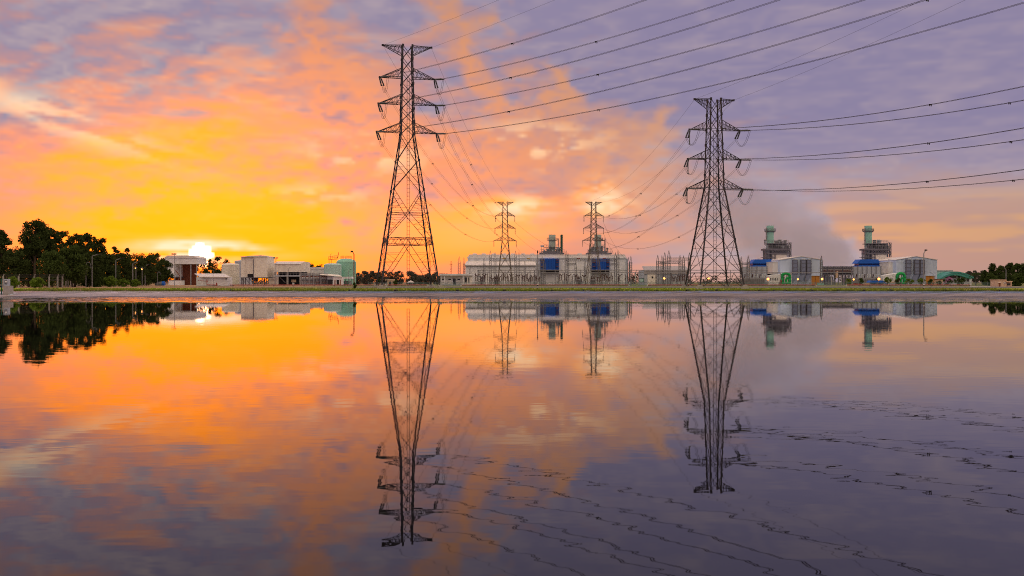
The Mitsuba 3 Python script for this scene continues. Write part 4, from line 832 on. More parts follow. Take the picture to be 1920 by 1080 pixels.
part(b, 'wall', MB().prism([(PX(582, Y), PZ(540, Y)), (PX(582, Y), PZ(505, Y)), (PX(608, Y), PZ(505, Y)), (PX(611.5, Y), PZ(501.5, Y)), (PX(617, Y), PZ(506, Y)), (PX(617, Y), PZ(540, Y))], Y, Y + 10), 'white_cladding')
part(b, 'roof', MB().prism([(PX(571, Y), PZ(505, Y)), (PX(573, Y), PZ(501, Y)), (PX(611.8, Y), PZ(500.8, Y)), (PX(608, Y), PZ(505, Y))], Y - .4, Y + 10.3), 'pale_roof')
part(b, 'gable_lamp', MB().pb(610.5, 612, 507, 509, Y - .3, .3), 'black_paint'); part(b, 'side_block', MB().pb(571.5, 582, 505.2, 540, Y + .4, 8, True), 'cream_cladding')
Y = 470
b = thing('pipe_gallery', 'tangled grey pipe gallery between the two-storey shed and the green tanks', 'pipework')
for x in (564, 572, 580, 588, 600.5, 613.5): part(b, 'post', MB().pb(x - .6, x + .6, 512, 540, Y, .4, True), 'galvanised')
for k in range(7): part(b, 'pipe', MB().tube([P(563, 513 + k * 2.6, Y + .8 + k % 3), P(615, 513.6 + k * 2.6, Y + .8 + k % 3)], .16 + .06 * (k % 3), 7), ['galvanised', 'yard_steel', 'rust', 'pale_roof'][k % 4], 40)
for k in range(12): x = 565 + k * 4.2; part(b, 'riser', MB().tube([P(x, 511 + (k * 5 % 4), Y + .6), [PX(x, Y), Y + .6, GZ]], .13, 6), ['galvanised', 'yard_steel', 'dark_steel'][k % 3], 40)
part(b, 'back_wall', MB().pb(563, 616, 517, 540, Y + 5, .6, True), 'grey_cladding')
part(b, 'vessel', MB().lathe([(1.1, GZ), (1.1, PZ(521, Y)), (.7, PZ(519, Y)), (.02, PZ(518.6, Y))], (PX(594, Y), Y + 2.6), 14).lathe([(.8, GZ), (.8, PZ(523, Y)), (.02, PZ(521.5, Y))], (PX(607, Y), Y + 2.4), 14), 'galvanised', 40)
b = thing('chemical_store', 'low white store with a cream lean-to roof below the aqua tank', 'building')
Y = 468
part(b, 'roof', MB().add([P(599, 514.6, Y - .5), P(641.5, 518.3, Y - .5), P(636, 515.4, Y + 6), P(603, 512.8, Y + 6), P(599, 515.4, Y - .5), P(641.5, 519.1, Y - .5), P(636, 516, Y + 6), P(603, 513.4, Y + 6)], [[0, 1, 2], [0, 2, 3], [4, 6, 5], [4, 7, 6], [0, 4, 5], [0, 5, 1], [1, 5, 6], [1, 6, 2], [3, 7, 4], [3, 4, 0]]), 'cream_cladding')
part(b, 'wall', MB().pb(624, 641, 519, 540, Y + .4, 5, True), 'white_cladding'); part(b, 'upper_tank', MB().pb(614, 624, 517, 524, Y + 1, 4), 'grey_cladding')
for x0, x1, mt in ((627, 629, 'rust'), (631, 635.5, 'dark_gap_shade'), (637, 639, 'rust')): part(b, 'door', MB().pb(x0, x1, 525, 540, Y + .3, .12, True), mt)
part(b, 'store_front', MB().pb(613, 624, 524, 540, Y + 2, 3, True), 'window_dark')
b = thing('awning', 'small white awning on posts against the foot of the largest green tank', 'awning')
part(b, 'roof', MB().pp([(641, 522.6), (643, 519), (659, 519), (660.5, 522.6)], 480, 5), 'white_cladding')
for x in (642, 648, 654, 659.5): part(b, 'post', MB().pb(x - .5, x + .5, 522.6, 540, 480.5, .3, True), 'dark_steel')
for k in range(4): part(b, 'cabinet', MB().pb(643 + k * 4, 646 + k * 4, 527, 540, 482, .8, True), ['dark_green', 'yard_steel', 'dark_green', 'grey_cladding'][k])
b = thing('gate_hut', 'tan gate hut seen between the legs of the tallest pylon', 'hut'); Y = 400
part(b, 'wall', MB().pb(726, 737, 526, 540, Y, 4, True), 'tan_wall'); part(b, 'roof', MB().pb(722, 737.6, 523.4, 525.9, Y - .3, 5), 'tan_wall'); part(b, 'door', MB().pb(729, 733.5, 528, 540, Y - .1, .12, True), 'window_dark'); part(b, 'side_window', MB().pb(719.5, 725.5, 528.5, 531.5, Y + 1.2, .12), 'window_dark'); part(b, 'low_wall', MB().pb(718.5, 726, 531.5, 540, Y + 1.3, 2.6, True), 'cream_cladding')
b = thing('gazebo', 'small gazebo with a pyramid roof beyond the tallest pylon', 'gazebo'); Y = 420
part(b, 'roof', MB().lathe([(1.55, PZ(529.6, Y)), (1.5, PZ(529.2, Y)), (.02, PZ(525.6, Y))], (PX(770, Y), Y), 4), 'pale_roof')
for x in (766, 774): part(b, 'post', MB().pb(x - .4, x + .4, 529.3, 540, Y, .2, True), 'white_paint')

# intake platform at the left edge
Y = 196
b = thing('intake_platform', 'concrete gauge pier with grey cabinet in the water at the left edge', 'pier')
part(b, 'pier', MB().box(PX(5.5, Y), PX(15.5, Y), Y, Y + 2, -1.0, PZ(536, Y)), 'concrete')
k = part(b, 'cabinet', MB().pb(6.5, 14.8, 523, 535.9, Y + .3, .9), 'grey_cladding'); part(k, 'recess', MB().pb(8, 13, 525, 533, Y + .24, .08), 'yard_steel')
part(k, 'globe_lamp', (lambda s: (np.array(s.vertices) * .19 + P(11, 528.5, Y), np.array(s.faces)))(trimesh.creation.icosphere(2)), 'bulb_white', True)
for x in (1.5, -6): part(b, 'post', MB().box(PX(x, Y) - .07, PX(x, Y) + .07, Y + .2, Y + .34, -1.0, PZ(523, Y)), 'dark_green')
part(b, 'top_rail', MB().bar(P(-8, 523.3, Y + .3), P(6, 523.3, Y + .3), .1), 'dark_green'); part(b, 'mid_rail', MB().bar(P(-8, 529, Y + .3), P(6, 529, Y + .3), .08), 'rust')
part(b, 'deck', MB().box(PX(-14, Y), PX(5.4, Y), Y, Y + 1.4, PZ(535, Y), PZ(534, Y)), 'concrete')
part(b, 'drain_pipe', MB().tube([[PX(17.5, Y), 196.0, .18], [PX(17.5, Y), 200, .5]], .32, 14), 'grey_cladding', 40)

# ------------------------------------------------------------------ concrete post fence, far left
Y = 262
fn = thing('post_fence', 'concrete post fence with barbed wire below the left grove', 'fence')
fx = [-10, 6, 35, 64, 92, 108, 117, 123.5, 128, 132.5, 137, 141, 145, 149]; fY = [250, 250, 250, 252, 255, 262, 275, 290, 305, 320, 335, 350, 365, 380]
tops = []
for x, y in zip(fx, fY):
    q = PX(x, y); top = 518 + (y - 250) * .018; z = PZ(top, y); tops.append([q, y, z])
    part(fn, 'post', MB().box(q - .17, q + .17, y - .1, y + .1, GZ - .1, z).bar([q, y, z - .1], [q + .3, y - .1, z + .55], .13), 'concrete')
for k in range(len(tops) - 1):
    m = MB()
    for dz in (0, -.35, -.75, -1.15): m.bar(np.array(tops[k]) + [0, 0, dz], np.array(tops[k + 1]) + [0, 0, dz], .05)
    for dz, dx in ((.25, .14), (.5, .26)): m.bar(np.array(tops[k]) + [dx, 0, dz], np.array(tops[k + 1]) + [dx, 0, dz], .045)
    part(fn, 'wire_span', m, 'wire_metal')
# ------------------------------------------------------------------ green mesh fence and the red pipe
Y = 392
fn = thing('mesh_fence', 'pale green mesh fence along the front of the switchyard', 'fence')
xs = np.arange(690, 1886, 11.5)
for k, x in enumerate(xs):
    part(fn, 'post', MB().box(PX(x, Y) - .05, PX(x, Y) + .05, Y, Y + .1, GZ - .05, PZ(529.2, Y)).bar([PX(x, Y), Y, PZ(529.3, Y)], [PX(x, Y) + .15, Y - .25, PZ(527.9, Y)], .07), 'galvanised')
for k in range(len(xs) - 1):
    m = MB(); a, b = PX(xs[k], Y), PX(xs[k + 1], Y)
    for y in (529.6, 534.8): m.box(a, b, Y + .03, Y + .06, PZ(y + .35, Y), PZ(y, Y))
    for j in range(11): q = a + (b - a) * (j + .5) / 11; m.box(q - .03, q + .03, Y + .03, Y + .06, GZ, PZ(529.6, Y))
    part(fn, 'mesh_panel', m, 'fence_green')
Y = 345
for x0, x1, lab in ((431, 722, 'red pipeline lying in front of the sheds and the green tanks'), (727, 800, 'short red pipeline run behind the tallest pylon'), (866, 1178, 'long red pipeline in front of the switchyard and long hall'), (1215, 1529, 'red pipeline behind the feet of the shorter big pylon'), (1588, 1819, 'red pipeline in front of the far right boiler house')):
    rp = thing('red_pipeline', lab, 'pipeline')
    part(rp, 'pipe', MB().tube([P(x0, 534.4, Y), P(x1, 534.4, Y)], .17, 10), 'red_pipe', 40)
    for q in (x0, x1): part(rp, 'elbow', MB().tube([P(q, 534.4, Y), [PX(q, Y) + (.25 if q == x1 else -.25), Y, PZ(534.8, Y)], [PX(q, Y) + (.35 if q == x1 else -.35), Y, GZ - .1]], .17, 10), 'pale_roof', 40)
    for x in np.arange(x0 + 6, x1, 19): part(rp, 'sleeper', MB().box(PX(x, Y) - .15, PX(x, Y) + .15, Y - .3, Y + .3, GZ - .05, PZ(535.3, Y)), 'concrete')
solo('low_wall', MB().pb(1819, 1880, 536.3, 540, 330, .3, True), 'white_cladding', 'low white wall left of the peach guard house', 'wall')

# ------------------------------------------------------------------ switchyard
def mast(x, ytop, Y, w=5.0, lab='slender steel lattice gantry mast with a pointed top in the switchyard', grp='gantry masts in the switchyard', spike=11, name='gantry_mast'):
    t = thing(name, lab, 'mast', grp); s = Y / F; h = w / 2 * s; c = np.array([PX(x, Y), Y, 0]); zt = PZ(ytop + spike, Y); m = MB()
    cor = [(-h, -h), (h, -h), (h, h), (-h, h)]
    for a in cor:
        m.bar(c + [a[0], a[1], GZ - .1], c + [a[0], a[1], zt], .22); m.bar(c + [a[0], a[1], zt], c + [0, 0, PZ(ytop, Y)], .16)
    part(t, 'post', m, 'yard_steel'); m = MB(); n = max(4, int((zt - GZ) / (2.2 * h))); zz = np.linspace(GZ, zt, n + 1)
    for k in range(n):
        for i in range(4):
            a, b = cor[i], cor[(i + 1) % 4]
            if (k + i) % 2: a, b = b, a
            m.bar(c + [a[0], a[1], zz[k]], c + [b[0], b[1], zz[k + 1]], .12)
    part(t, 'lacing', m, 'yard_steel')
def girder(x0, x1, y0, y1, Y, lab):
    t = thing('lattice_girder', lab, 'girder', 'lattice girders spanning the switchyard masts'); m = MB(); n = int((x1 - x0) / (y1 - y0) / .9) + 1
    for dy in (0, 1.4):
        for y in (y0, y1): m.bar(P(x0, y, Y + dy), P(x1, y, Y + dy), .2)
    part(t, 'chord', m, 'yard_steel'); m = MB()
    for k in range(n):
        a, b = x0 + (x1 - x0) * k / n, x0 + (x1 - x0) * (k + 1) / n; q = (y0, y1) if k % 2 else (y1, y0)
        m.bar(P(a, q[0], Y), P(b, q[1], Y), .13); m.bar(P(a, q[1], Y + 1.4), P(b, q[0], Y + 1.4), .13); m.bar(P(a, y0, Y), P(a, y0, Y + 1.4), .12)
    part(t, 'lacing', m, 'yard_steel')
ORD = 'first second third fourth fifth sixth seventh eighth ninth tenth eleventh twelfth thirteenth fourteenth fifteenth sixteenth seventeenth eighteenth'.split()
for j, (x, y, Yq, w) in enumerate(((881.6, 500, 500, 3.4), (907.7, 483, 510, 3.4), (919.4, 470, 500, 4.4), (928.2, 473, 520, 4), (966.8, 470, 500, 4), (973, 473, 520, 3.6), (984, 490, 505, 3), (1016.2, 480, 500, 4.4), (1020.5, 484, 515, 3.4), (1061.5, 470, 500, 4), (1065, 474, 520, 3.4), (1079.5, 490, 505, 3.4), (1097, 488, 505, 3.4), (1154, 473, 500, 4), (1158.5, 470, 505, 4), (1178.3, 482, 520, 3.2), (1182.8, 480, 500, 3.6),
                    (1233.2, 478, 500, 4), (1241, 479, 510, 3.6), (1246.4, 473, 500, 4.2), (1254.2, 469.5, 495, 4.6), (1275, 478, 510, 4), (1281.8, 479, 515, 3.8), (1292.6, 473, 500, 4.2), (1389.8, 481, 505, 3.4), (1403, 479, 500, 4), (1540, 479, 505, 3.4))):
    mast(x, y, Yq, w, '%s pointed gantry mast from the left before the long hall' % ORD[j] if j < 17 else '%s pointed gantry mast from the left before the grey store building' % ORD[j - 17] if j < 24 else
         ('pointed gantry mast at the right foot of the shorter pylon', 'pointed gantry mast before the left transformer enclosure', 'pointed gantry mast at the right corner of the left turbine hall')[j - 24])
mast(861, 481, 500, 4, 'pointed lattice mast standing against the sky between office porch and long hall', None); mast(870, 483, 515, 3, 'slim lattice mast touching the left corner of the long hall', None)
for x0, x1, y0, y1, Yq, lab in ((919, 967, 485, 489.5, 500, 'lattice girder before the upper left wall of the long hall'), (973, 1018, 485, 489.5, 500, 'lattice girder left of the left blue louvre box'), (1061, 1098, 485, 489.5, 500, 'upper lattice girder between the two blue louvre boxes'), (1062, 1080, 493.8, 497, 505, 'short lower girder between the two blue louvre boxes'), (1098, 1156, 485, 489.5, 500, 'lattice girder across the right blue louvre box'), (1142, 1158, 494, 497, 505, 'short girder right of the right blue louvre box'),
                              (1254, 1297, 483.5, 488, 495, 'upper lattice girder over the grey store building'), (1233, 1276, 490.5, 494.5, 500, 'lower lattice girder over the grey store building'), (1385, 1404, 493, 496.5, 500, 'lattice girder right of the shorter big pylon')):
    girder(x0, x1, y0, y1, Yq, lab)
for y, x0, x1, Yq, lab in ((506.6, 898, 1440, 480, 'upper horizontal tube busbar running across the switchyard'), (511.2, 898, 1600, 470, 'lower horizontal tube busbar running across the switchyard')):
    t = thing('busbar', lab, 'busbar'); part(t, 'tube', MB().tube([P(x0, y, Yq), P(x1, y, Yq)], .16, 7), 'galvanised', 40)
    for x in np.arange(x0 + 2, x1, 47): part(t, 'support', MB().bar(P(x, y + .6, Yq), [PX(x, Yq), Yq, GZ], .22).disc_stack(P(x, y + .4, Yq), P(x, y + 5, Yq), .2, 5), 'yard_steel')
def insulator_post(x, y, Y, mat, lab, grp, w=.24):
    t = thing('post_insulator', lab, 'insulator', grp); q = PX(x, Y); zt = PZ(y, Y); zm = GZ + (zt - GZ) * .42
    part(t, 'stand', MB().box(q - .13, q + .13, Y - .13, Y + .13, GZ - .1, zm).box(q - .35, q + .35, Y - .2, Y + .2, zm - .12, zm), 'galvanised')
    part(t, 'ribbed_column', MB().disc_stack([q, Y, zm], [q, Y, zt], w, 7, 8), mat)
    part(t, 'terminal', MB().lathe([(w * .6, zt), (w * .9, zt + .15), (w * .4, zt + .4), (.01, zt + .42)], (q, Y), 7), 'dark_steel')
def breaker(x, y, Y, lab, grp):
    t = thing('circuit_breaker', lab, 'circuit breaker', grp); q = PX(x, Y); zt = PZ(y, Y); zm = GZ + (zt - GZ) * .45
    m = MB()
    for a in (-.5, .5): m.bar([q + a, Y, GZ - .1], [q + a * .8, Y, zm], .14)
    m.bar([q - .6, Y, zm], [q + .6, Y, zm], .2)
    part(t, 'stand', m, 'galvanised'); part(t, 'control_box', MB().box(q - .35, q + .35, Y - .45, Y - .1, GZ + .5, GZ + 1.6), 'pale_insulator')
    part(t, 'support_column', MB().disc_stack([q, Y, zm], [q, Y, zt - .3], .26, 7, 8), 'insulator_brown')
    part(t, 'interrupter', MB().disc_stack([q - .1, Y, zt - .3], [q - 1.1, Y, zt + .5], .26, 5, 8).disc_stack([q + .1, Y, zt - .3], [q + 1.1, Y, zt + .5], .26, 5, 8), 'insulator_brown')
yr = random.Random(44)
ZONES = ((888, 916, 'behind the right end of the porch office', 'left edge of the switchyard', 9, 'mix'), (918, 976, 'below the left far pylon', 'left half of the switchyard', 20, 'dark'), (977, 1012, 'between left far pylon and left blue louvre box', 'switchyard middle', 16, 'dark'), (1044, 1100, 'in front of the hall wall between the louvre boxes', 'switchyard between the louvre boxes', 16, 'mix'), (1118, 1150, 'in front of the right blue louvre box', 'switchyard right part', 14, 'dark'), (1152, 1196, 'at the right end of the long hall', 'right end of the switchyard', 10, 'mix'), (1258, 1292, 'in front of the grey store building', 'store building yard', 15, 'dark'))
for x0, x1, where, grp, n, kind in ZONES:
    for k in range(n):
        x = x0 + (x1 - x0) * (k + yr.random() * .7) / n; Yq = yr.uniform(455, 515); y = yr.uniform(513, 521)
        if k % 4 == 2: breaker(x, y + 2, Yq, 'twin-headed circuit breaker ' + where, 'circuit breakers, ' + grp)
        elif kind == 'mix' and k % 3 == 0: insulator_post(x, y, Yq, 'pale_insulator', 'pale ribbed insulator on a stand ' + where, 'pale post insulators, ' + grp, .30)
        else: insulator_post(x, y, Yq, 'insulator_brown', 'brown ribbed insulator on a stand ' + where, 'brown post insulators, ' + grp)
for x0, x1, y0, lab in ((896.5, 906, 507, 'tall narrow steel portal frame left of the left far pylon'), (1002, 1009, 507, 'tall narrow steel portal frame left of the left louvre box'), (1252, 1258, 512, 'narrow steel portal frame before the store building')):
    t = thing('portal_frame', lab, 'frame')
    for x in (x0, x1): part(t, 'post', MB().pb(x - .9, x + .9, y0, 540, 485, .5, True), 'yard_steel')
    part(t, 'beam', MB().pb(x0 - 1, x1 + 1, y0 - .9, y0, 484.8, .8), 'yard_steel')
for x, Yq in ((905, 490), (932, 495), (1085, 490), (1112, 480)):
    t = thing('power_transformer', {905: 'grey power transformer behind the right end of the porch office', 932: 'grey power transformer below the left far pylon', 1085: 'grey power transformer left of the right far pylon foot', 1112: 'grey power transformer at the right far pylon foot'}[x], 'transformer')
    part(t, 'tank', MB().pb(x - 5, x + 5, 523.5, 540, Yq, 3, True), 'galvanised')
    for k in range(7): part(t, 'radiator_fin', MB().pb(x - 4.8 + k * 1.45, x - 4.1 + k * 1.45, 525, 532, Yq - .7, .6), 'yard_steel')
    for k in range(3): part(t, 'bushing', MB().disc_stack(P(x - 3 + k * 3, 523.5, Yq + 1), P(x - 3.6 + k * 3.6, 517, Yq + 1), .28, 6, 8), 'insulator_brown')
    part(t, 'conservator', MB().tube([P(x - 4, 521, Yq + 2), P(x + 3, 521, Yq + 2)], .5, 10), 'galvanised', 40)
for x, y, mt, lab in ((945, 484, 'yellow_paint', 'yellow phase sign on the girder left of the left louvre box'), (991, 484, 'yellow_paint', 'yellow phase sign on the girder touching the left louvre box'), (1085, 484, 'red_pipe', 'red phase sign on the girder between the louvre boxes'), (1133, 484, 'red_pipe', 'red phase sign on the girder over the right louvre box')):
    solo('phase_sign', MB().pb(x - 3, x + 3, y - .4, y + .9, 499, .1), mt, lab, 'sign')

# ------------------------------------------------------------------ lamps and masts
def lamp(pts, head, lab, Y=300, r=.085, stripes=False, box=None, mat='galvanised', hs=(.55, .12)):
    t = thing('street_lamp', lab, 'lamp post')
    q = [P(x, y, Y) for x, y in pts]; q[0][2] = verge_h(np.array(q[0][0]), np.array(float(Y))).item() - .1 if Y < 236 else GZ - .1
    part(t, 'pole', MB().tube(q, np.linspace(r * 1.25, r * .8, len(q)), 8), mat, 40)
    h = P(head[0], head[1], Y); part(t, 'lamp_head', MB().box(h[0] - hs[0], h[0] + hs[0], Y - .18, Y + .18, h[2] - hs[1], h[2] + hs[1]), 'black_paint')
    if box: b = P(box[0], box[1], Y); part(t, 'switch_box', MB().box(b[0] - .28, b[0] + .28, Y - .3, Y - .1, b[2] - .35, b[2] + .35), 'pale_insulator')
    if stripes:
        for k in range(4): part(t, 'base_stripe', MB().lathe([(r * 1.6, q[0][2] + .1 + k * .28), (r * 1.6, q[0][2] + .38 + k * .28)], (q[0][0], Y), 10), 'black_paint' if k % 2 == 0 else 'white_paint', 40)
    return t
def curl(x, yb, yt, w):
    return [(x, yb), (x, yt + w * .8)] + [(x + w / 2 - w / 2 * math.cos(k), yt + w * .8 - w * .75 * math.sin(k)) for k in np.linspace(.4, math.pi, 7)] + [(x + w, yt + w * 1.3)]
lamp(curl(161, 538, 491, 9), (170, 498.5), 'short curled lamp post with a small box, far left on the grass', 290, box=(163, 505))
lamp([(172.7, 538), (172.7, 481), (174, 479.5), (186, 477)], (186.5, 476.7), 'tall arm lamp post beside the curled one at far left', 290, .11)
lamp([(217, 537), (217, 488), (218.5, 486.8), (228, 484.5)], (228.5, 484.2), 'arm lamp post between the dark grove and the sun, second from left', 320, .11)
lamp([(249, 537), (249, 494.5), (250.5, 493.5), (259, 490.8)], (259.3, 490.6), 'arm lamp post third from left before the grove', 345, .11)
lamp([(272, 536), (272, 498.6), (273, 497.8), (280.5, 495.4)], (280.8, 495.2), 'arm lamp post nearest to the small pressure tank', 375, .11)
lamp(curl(295.5, 537, 509.5, 5), (300.3, 513.2), 'small curled lamp post right beside the dark pressure tank', 400)
lamp([(327, 538), (327, 477.5)], (326, 476.3), 'straight floodlight pole in front of the open shed', 330, .10, hs=(.75, .22))
lamp([(401, 537), (401, 507)], (401, 506), 'short straight pole above the pump house roof', 345, .06)
t = lamp([(517.3, 536), (517.3, 487.5), (515, 484)], (514.6, 483.6), 'twin-headed floodlight pole above the two-storey shed', 470, .13, hs=(.45, .3)); part(t, 'second_arm', MB().tube([P(517.3, 487.5, 470), P(519.3, 484, 470)], .1, 6), 'galvanised'); part(t, 'second_head', MB().box(P(519.6, 0, 470)[0] - .45, P(519.6, 0, 470)[0] + .45, 469.8, 470.2, PZ(484.4, 470), PZ(482.6, 470)), 'black_paint')
lamp([(540.5, 535), (540.5, 505), (541.5, 503), (543.6, 502.4)], (543.6, 502.3), 'slim bent lamp post in front of the two-storey shed', 430, .08, hs=(.3, .08))
lamp([(663.7, 540), (663.7, 477), (662.6, 474), (660, 471.8)], (659.6, 471.6), 'tall bent lamp mast touching the right edge of the largest green tank', 260, .12, True, hs=(.3, .2), mat='rust')
lamp([(1008, 544), (1008, 473)], (1008, 472), 'straight lamp mast with striped base on the grass before the long hall', 226, .10, True, hs=(.12, .3))
lamp([(1732, 544), (1732, 476), (1733, 473), (1735.7, 469.8)], (1736, 469), 'tall bent lamp mast with striped base on the grass at right', 226, .10, True, hs=(.25, .14))
lamp([(1886.3, 538), (1886.3, 506), (1885, 503.6), (1882.5, 502.3)], (1882, 502), 'bent lamp post behind the peach guard house', 335, .08, hs=(.3, .1))
lamp([(1749.5, 536), (1749.5, 513.5), (1748.5, 512.4), (1744.5, 511.3)], (1744.5, 511.2), 'slim bent lamp post in front of the far right orange door', 420, .07, hs=(.3, .08))
lamp([(653.5, 536), (653.5, 507), (654.5, 505.8), (657.5, 505.2)], (657.7, 505.2), 'slim bent lamp post in front of the largest green tank', 430, .07, hs=(.3, .08))
bulb = trimesh.creation.icosphere(2)
for x, y, Yq, s, lab in ((254, 503, 345, .26, 'lit orange lamp in the dark grove, upper left one'), (265.8, 504.8, 350, .32, 'lit orange lamp in the dark grove, lower right one'), (1245.5, 522, 470, .62, 'lit orange lamp before the grey store building'), (1328.7, 522.2, 420, .62, 'lit orange lamp between the legs of the shorter big pylon'), (1440, 523.2, 480, .80, 'lit orange lamp left of the left turbine hall'), (1496, 523.6, 480, .55, 'lit orange lamp under the grey ducts of the left turbine hall'), (1541.4, 523.2, 480, .72, 'lit orange lamp at the right corner of the left turbine hall'), (1600.6, 524, 480, .55, 'lit orange lamp left of the right transformer enclosure'), (1648, 523, 480, .80, 'lit orange lamp above the blue shelter')):
    t = thing('lit_lamp', lab, 'lamp'); c = P(x, y, Yq)
    k = part(t, 'bulb', (np.array(bulb.vertices) * s * .75 + c, np.array(bulb.faces)), 'bulb_white', True); scene[k]['emitter'] = glow('lamp', (.55, .17, .025))
    part(t, 'pole', MB().bar([c[0], c[1] + .4, GZ - .1], [c[0], c[1] + .4, c[2] + .9], .16), 'yard_steel'); part(t, 'hood', MB().box(c[0] - .5, c[0] + .5, c[1] - .2, c[1] + .6, c[2] + s * .8, c[2] + s * .8 + .18), 'yard_steel')
t = thing('antenna_mast', 'thin radio antenna mast against the sky behind the porch office', 'antenna'); m = MB(); m.bar(P(845.8, 540, 560), P(845.8, 489.5, 560), .3)
for k in range(5): m.bar(P(844.6, 497 + k * 3, 560), P(847, 497 + k * 3, 560), .18)
m.bar(P(843, 495.5, 560), P(848.6, 495.5, 560), .2); part(t, 'shaft', m, 'rust')

# ------------------------------------------------------------------ trees and shrubs
def foliage(cent, rad, n, size, r, flat_=.8):
    """leaf faces gathered in clumps: centres (k, 3), radii (k,)"""
    k = len(cent); w = rad ** 2; idx = r.choice(k, n, p=w / w.sum()); d = r.normal(0, 1, (n, 3)); d /= np.linalg.norm(d, axis=1, keepdims=True)
    p = cent[idx] + d * (rad[idx] * r.random(n) ** .40 * (1 + .35 * np.abs(r.normal(0, .5, n))))[:, None] * [1, 1, flat_]
    a = r.normal(0, 1, (n, 3)); a /= np.linalg.norm(a, axis=1, keepdims=True); b = np.cross(a, r.normal(0, 1, (n, 3))); b /= np.linalg.norm(b, axis=1, keepdims=True)
    s = size * r.uniform(.55, 1.3, n)[:, None]
    v = np.stack([p - a * s, p + b * s * .5, p + a * s, p - b * s * .5], 1).reshape(-1, 3); i = np.arange(n)[:, None] * 4
    return v, np.vstack([i + [0, 1, 2], i + [0, 2, 3]])
def tree(x, ytop, hw, ylow, Y, lab, n=2600, mat='leaf_dark', grp=None, size=.42, clumps=34, seed=0, name='tree', trunk=True, shape=1.0, lean=0, base=None, full=.04):
    r = np.random.default_rng(seed + int(x * 7)); s = Y / F; t = thing(name, lab, 'shrub' if name in ('bush', 'shrub') else 'tree', grp)
    zt, zl = PZ(ytop, Y), max(PZ(ylow, Y), GZ + .1); H = zt - zl; W = hw * s; c = np.array([PX(x, Y), Y])
    u = r.random(clumps) ** .8; prof = np.sqrt(np.clip(1 - (2 * (u ** shape) - 1.0) ** 2, full, 1)); g = r.uniform(0, 2 * np.pi, clumps); q = np.sqrt(r.random(clumps))
    cen = np.stack([c[0] + W * .82 * prof * q * np.cos(g) + lean * s * u, c[1] + W * .7 * prof * q * np.sin(g), zl + H * (.06 + .88 * u)], 1)
    cen[0] = [c[0] + lean * s, c[1], zt - .12 * H]
    rad = r.uniform(.20, .42, clumps) * min(W, H * .6) * (1.15 - .45 * u)
    b0 = GZ - .1 if base is None else base
    if trunk:
        th = max(.12, .018 * (zt - b0)); top = np.array([c[0] + lean * s * .6, c[1], zl + .55 * H]); ts = np.linspace(0, 1, 7)[:, None]
        m = MB().tube(np.array([c[0], c[1], b0]) * (1 - ts) + top * ts + np.c_[np.sin(ts * 4 + x) * .15 * (ts > 0), 0 * ts, 0 * ts], th * (1.2 - .8 * ts[:, 0]), 7)
        part(t, 'trunk', m, 'bark', 40); m = MB()
        for k in range(0, min(clumps, 12)):
            f = r.uniform(.35, .95); p = np.array([c[0], c[1], b0]) * (1 - f) + top * f; mid = (p + cen[k]) / 2 + [0, 0, -.08 * H]
            m.tube([p, mid, cen[k]], [th * .45, th * .3, th * .12], 5)
        part(t, 'limb', m, 'bark', 40)
    part(t, 'crown', foliage(cen, rad, n, size, r), mat)
    return t
GRP = 'trees of the dark grove at left'
LT = [(6, 428, 22, 520, 280, 'leaf_dark', 'dark tree at the left edge, left of the tallest one'), (66, 412, 29, 478, 285, 'leaf_dark', 'tallest tree of the dark grove with sky showing through'), (54, 452, 32, 526, 288, 'leaf_dark', None), (92, 425, 22, 515, 292, 'leaf_dark', None), (113, 428, 20, 522, 300, 'leaf_dark', None), (140, 436, 24, 524, 305, 'leaf_dark', None), (163, 432, 19, 524, 312, 'leaf_dark', 'grove tree with the pointed top right of the middle'), (184, 443, 19, 526, 318, 'leaf_dark', 'last tall tree at the right end of the dark grove'),
      (98, 470, 28, 530, 275, 'leaf_mid', None), (136, 460, 26, 530, 285, 'leaf_mid', 'lighter green tree in the front of the dark grove'), (28, 470, 26, 530, 272, 'leaf_dark', None), (168, 474, 28, 532, 300, 'leaf_dark', None), (204, 474, 22, 532, 330, 'leaf_dark', None),
      (216, 461, 11, 510, 345, 'leaf_dark', 'thin feathery tree just right of the tall grove'), (237, 464, 10, 510, 360, 'leaf_dark', 'second thin feathery tree right of the tall grove'), (228, 473, 26, 532, 350, 'leaf_dark', None), (254, 474, 22, 534, 370, 'leaf_dark', None), (275, 477, 20, 534, 395, 'leaf_dark', None), (292, 475, 18, 534, 420, 'leaf_dark', 'grove tree touching the left side of the open shed'), (308, 484, 16, 534, 440, 'leaf_dark', None)]
for k, (x, yt, hw, yl, Yq, mt, lab) in enumerate(LT):
    tree(x, yt, hw, yl, Yq, lab or 'dark leafy tree inside the grove at far left', 6500 if hw > 12 else 1800, mt, GRP, .34, 60 if hw > 12 else 18, k, lean=(k % 3 - 1) * 3, full=.04 if k in (0, 1, 13, 14) else .55)
for k, (x, yt, hw, Yq) in enumerate(((350, 486, 14, 600), (376, 488, 12, 610), (393, 482, 9, 600), (408, 480, 11, 615), (427, 485, 12, 600), (445, 492, 11, 620), (508, 492, 9, 620), (582, 494, 10, 640), (597, 496, 10, 640))):
    tree(x, yt, hw * 1.25, 536, Yq, 'sunlit dark tree behind the sheds near the rising sun' if x < 450 else 'dark tree peeping over the shed roofs right of the sun', 3000, 'leaf_dark', 'trees behind the sheds near the sun' if x < 450 else 'trees behind the shed roofs', .38, 40, 40 + k, full=.3)
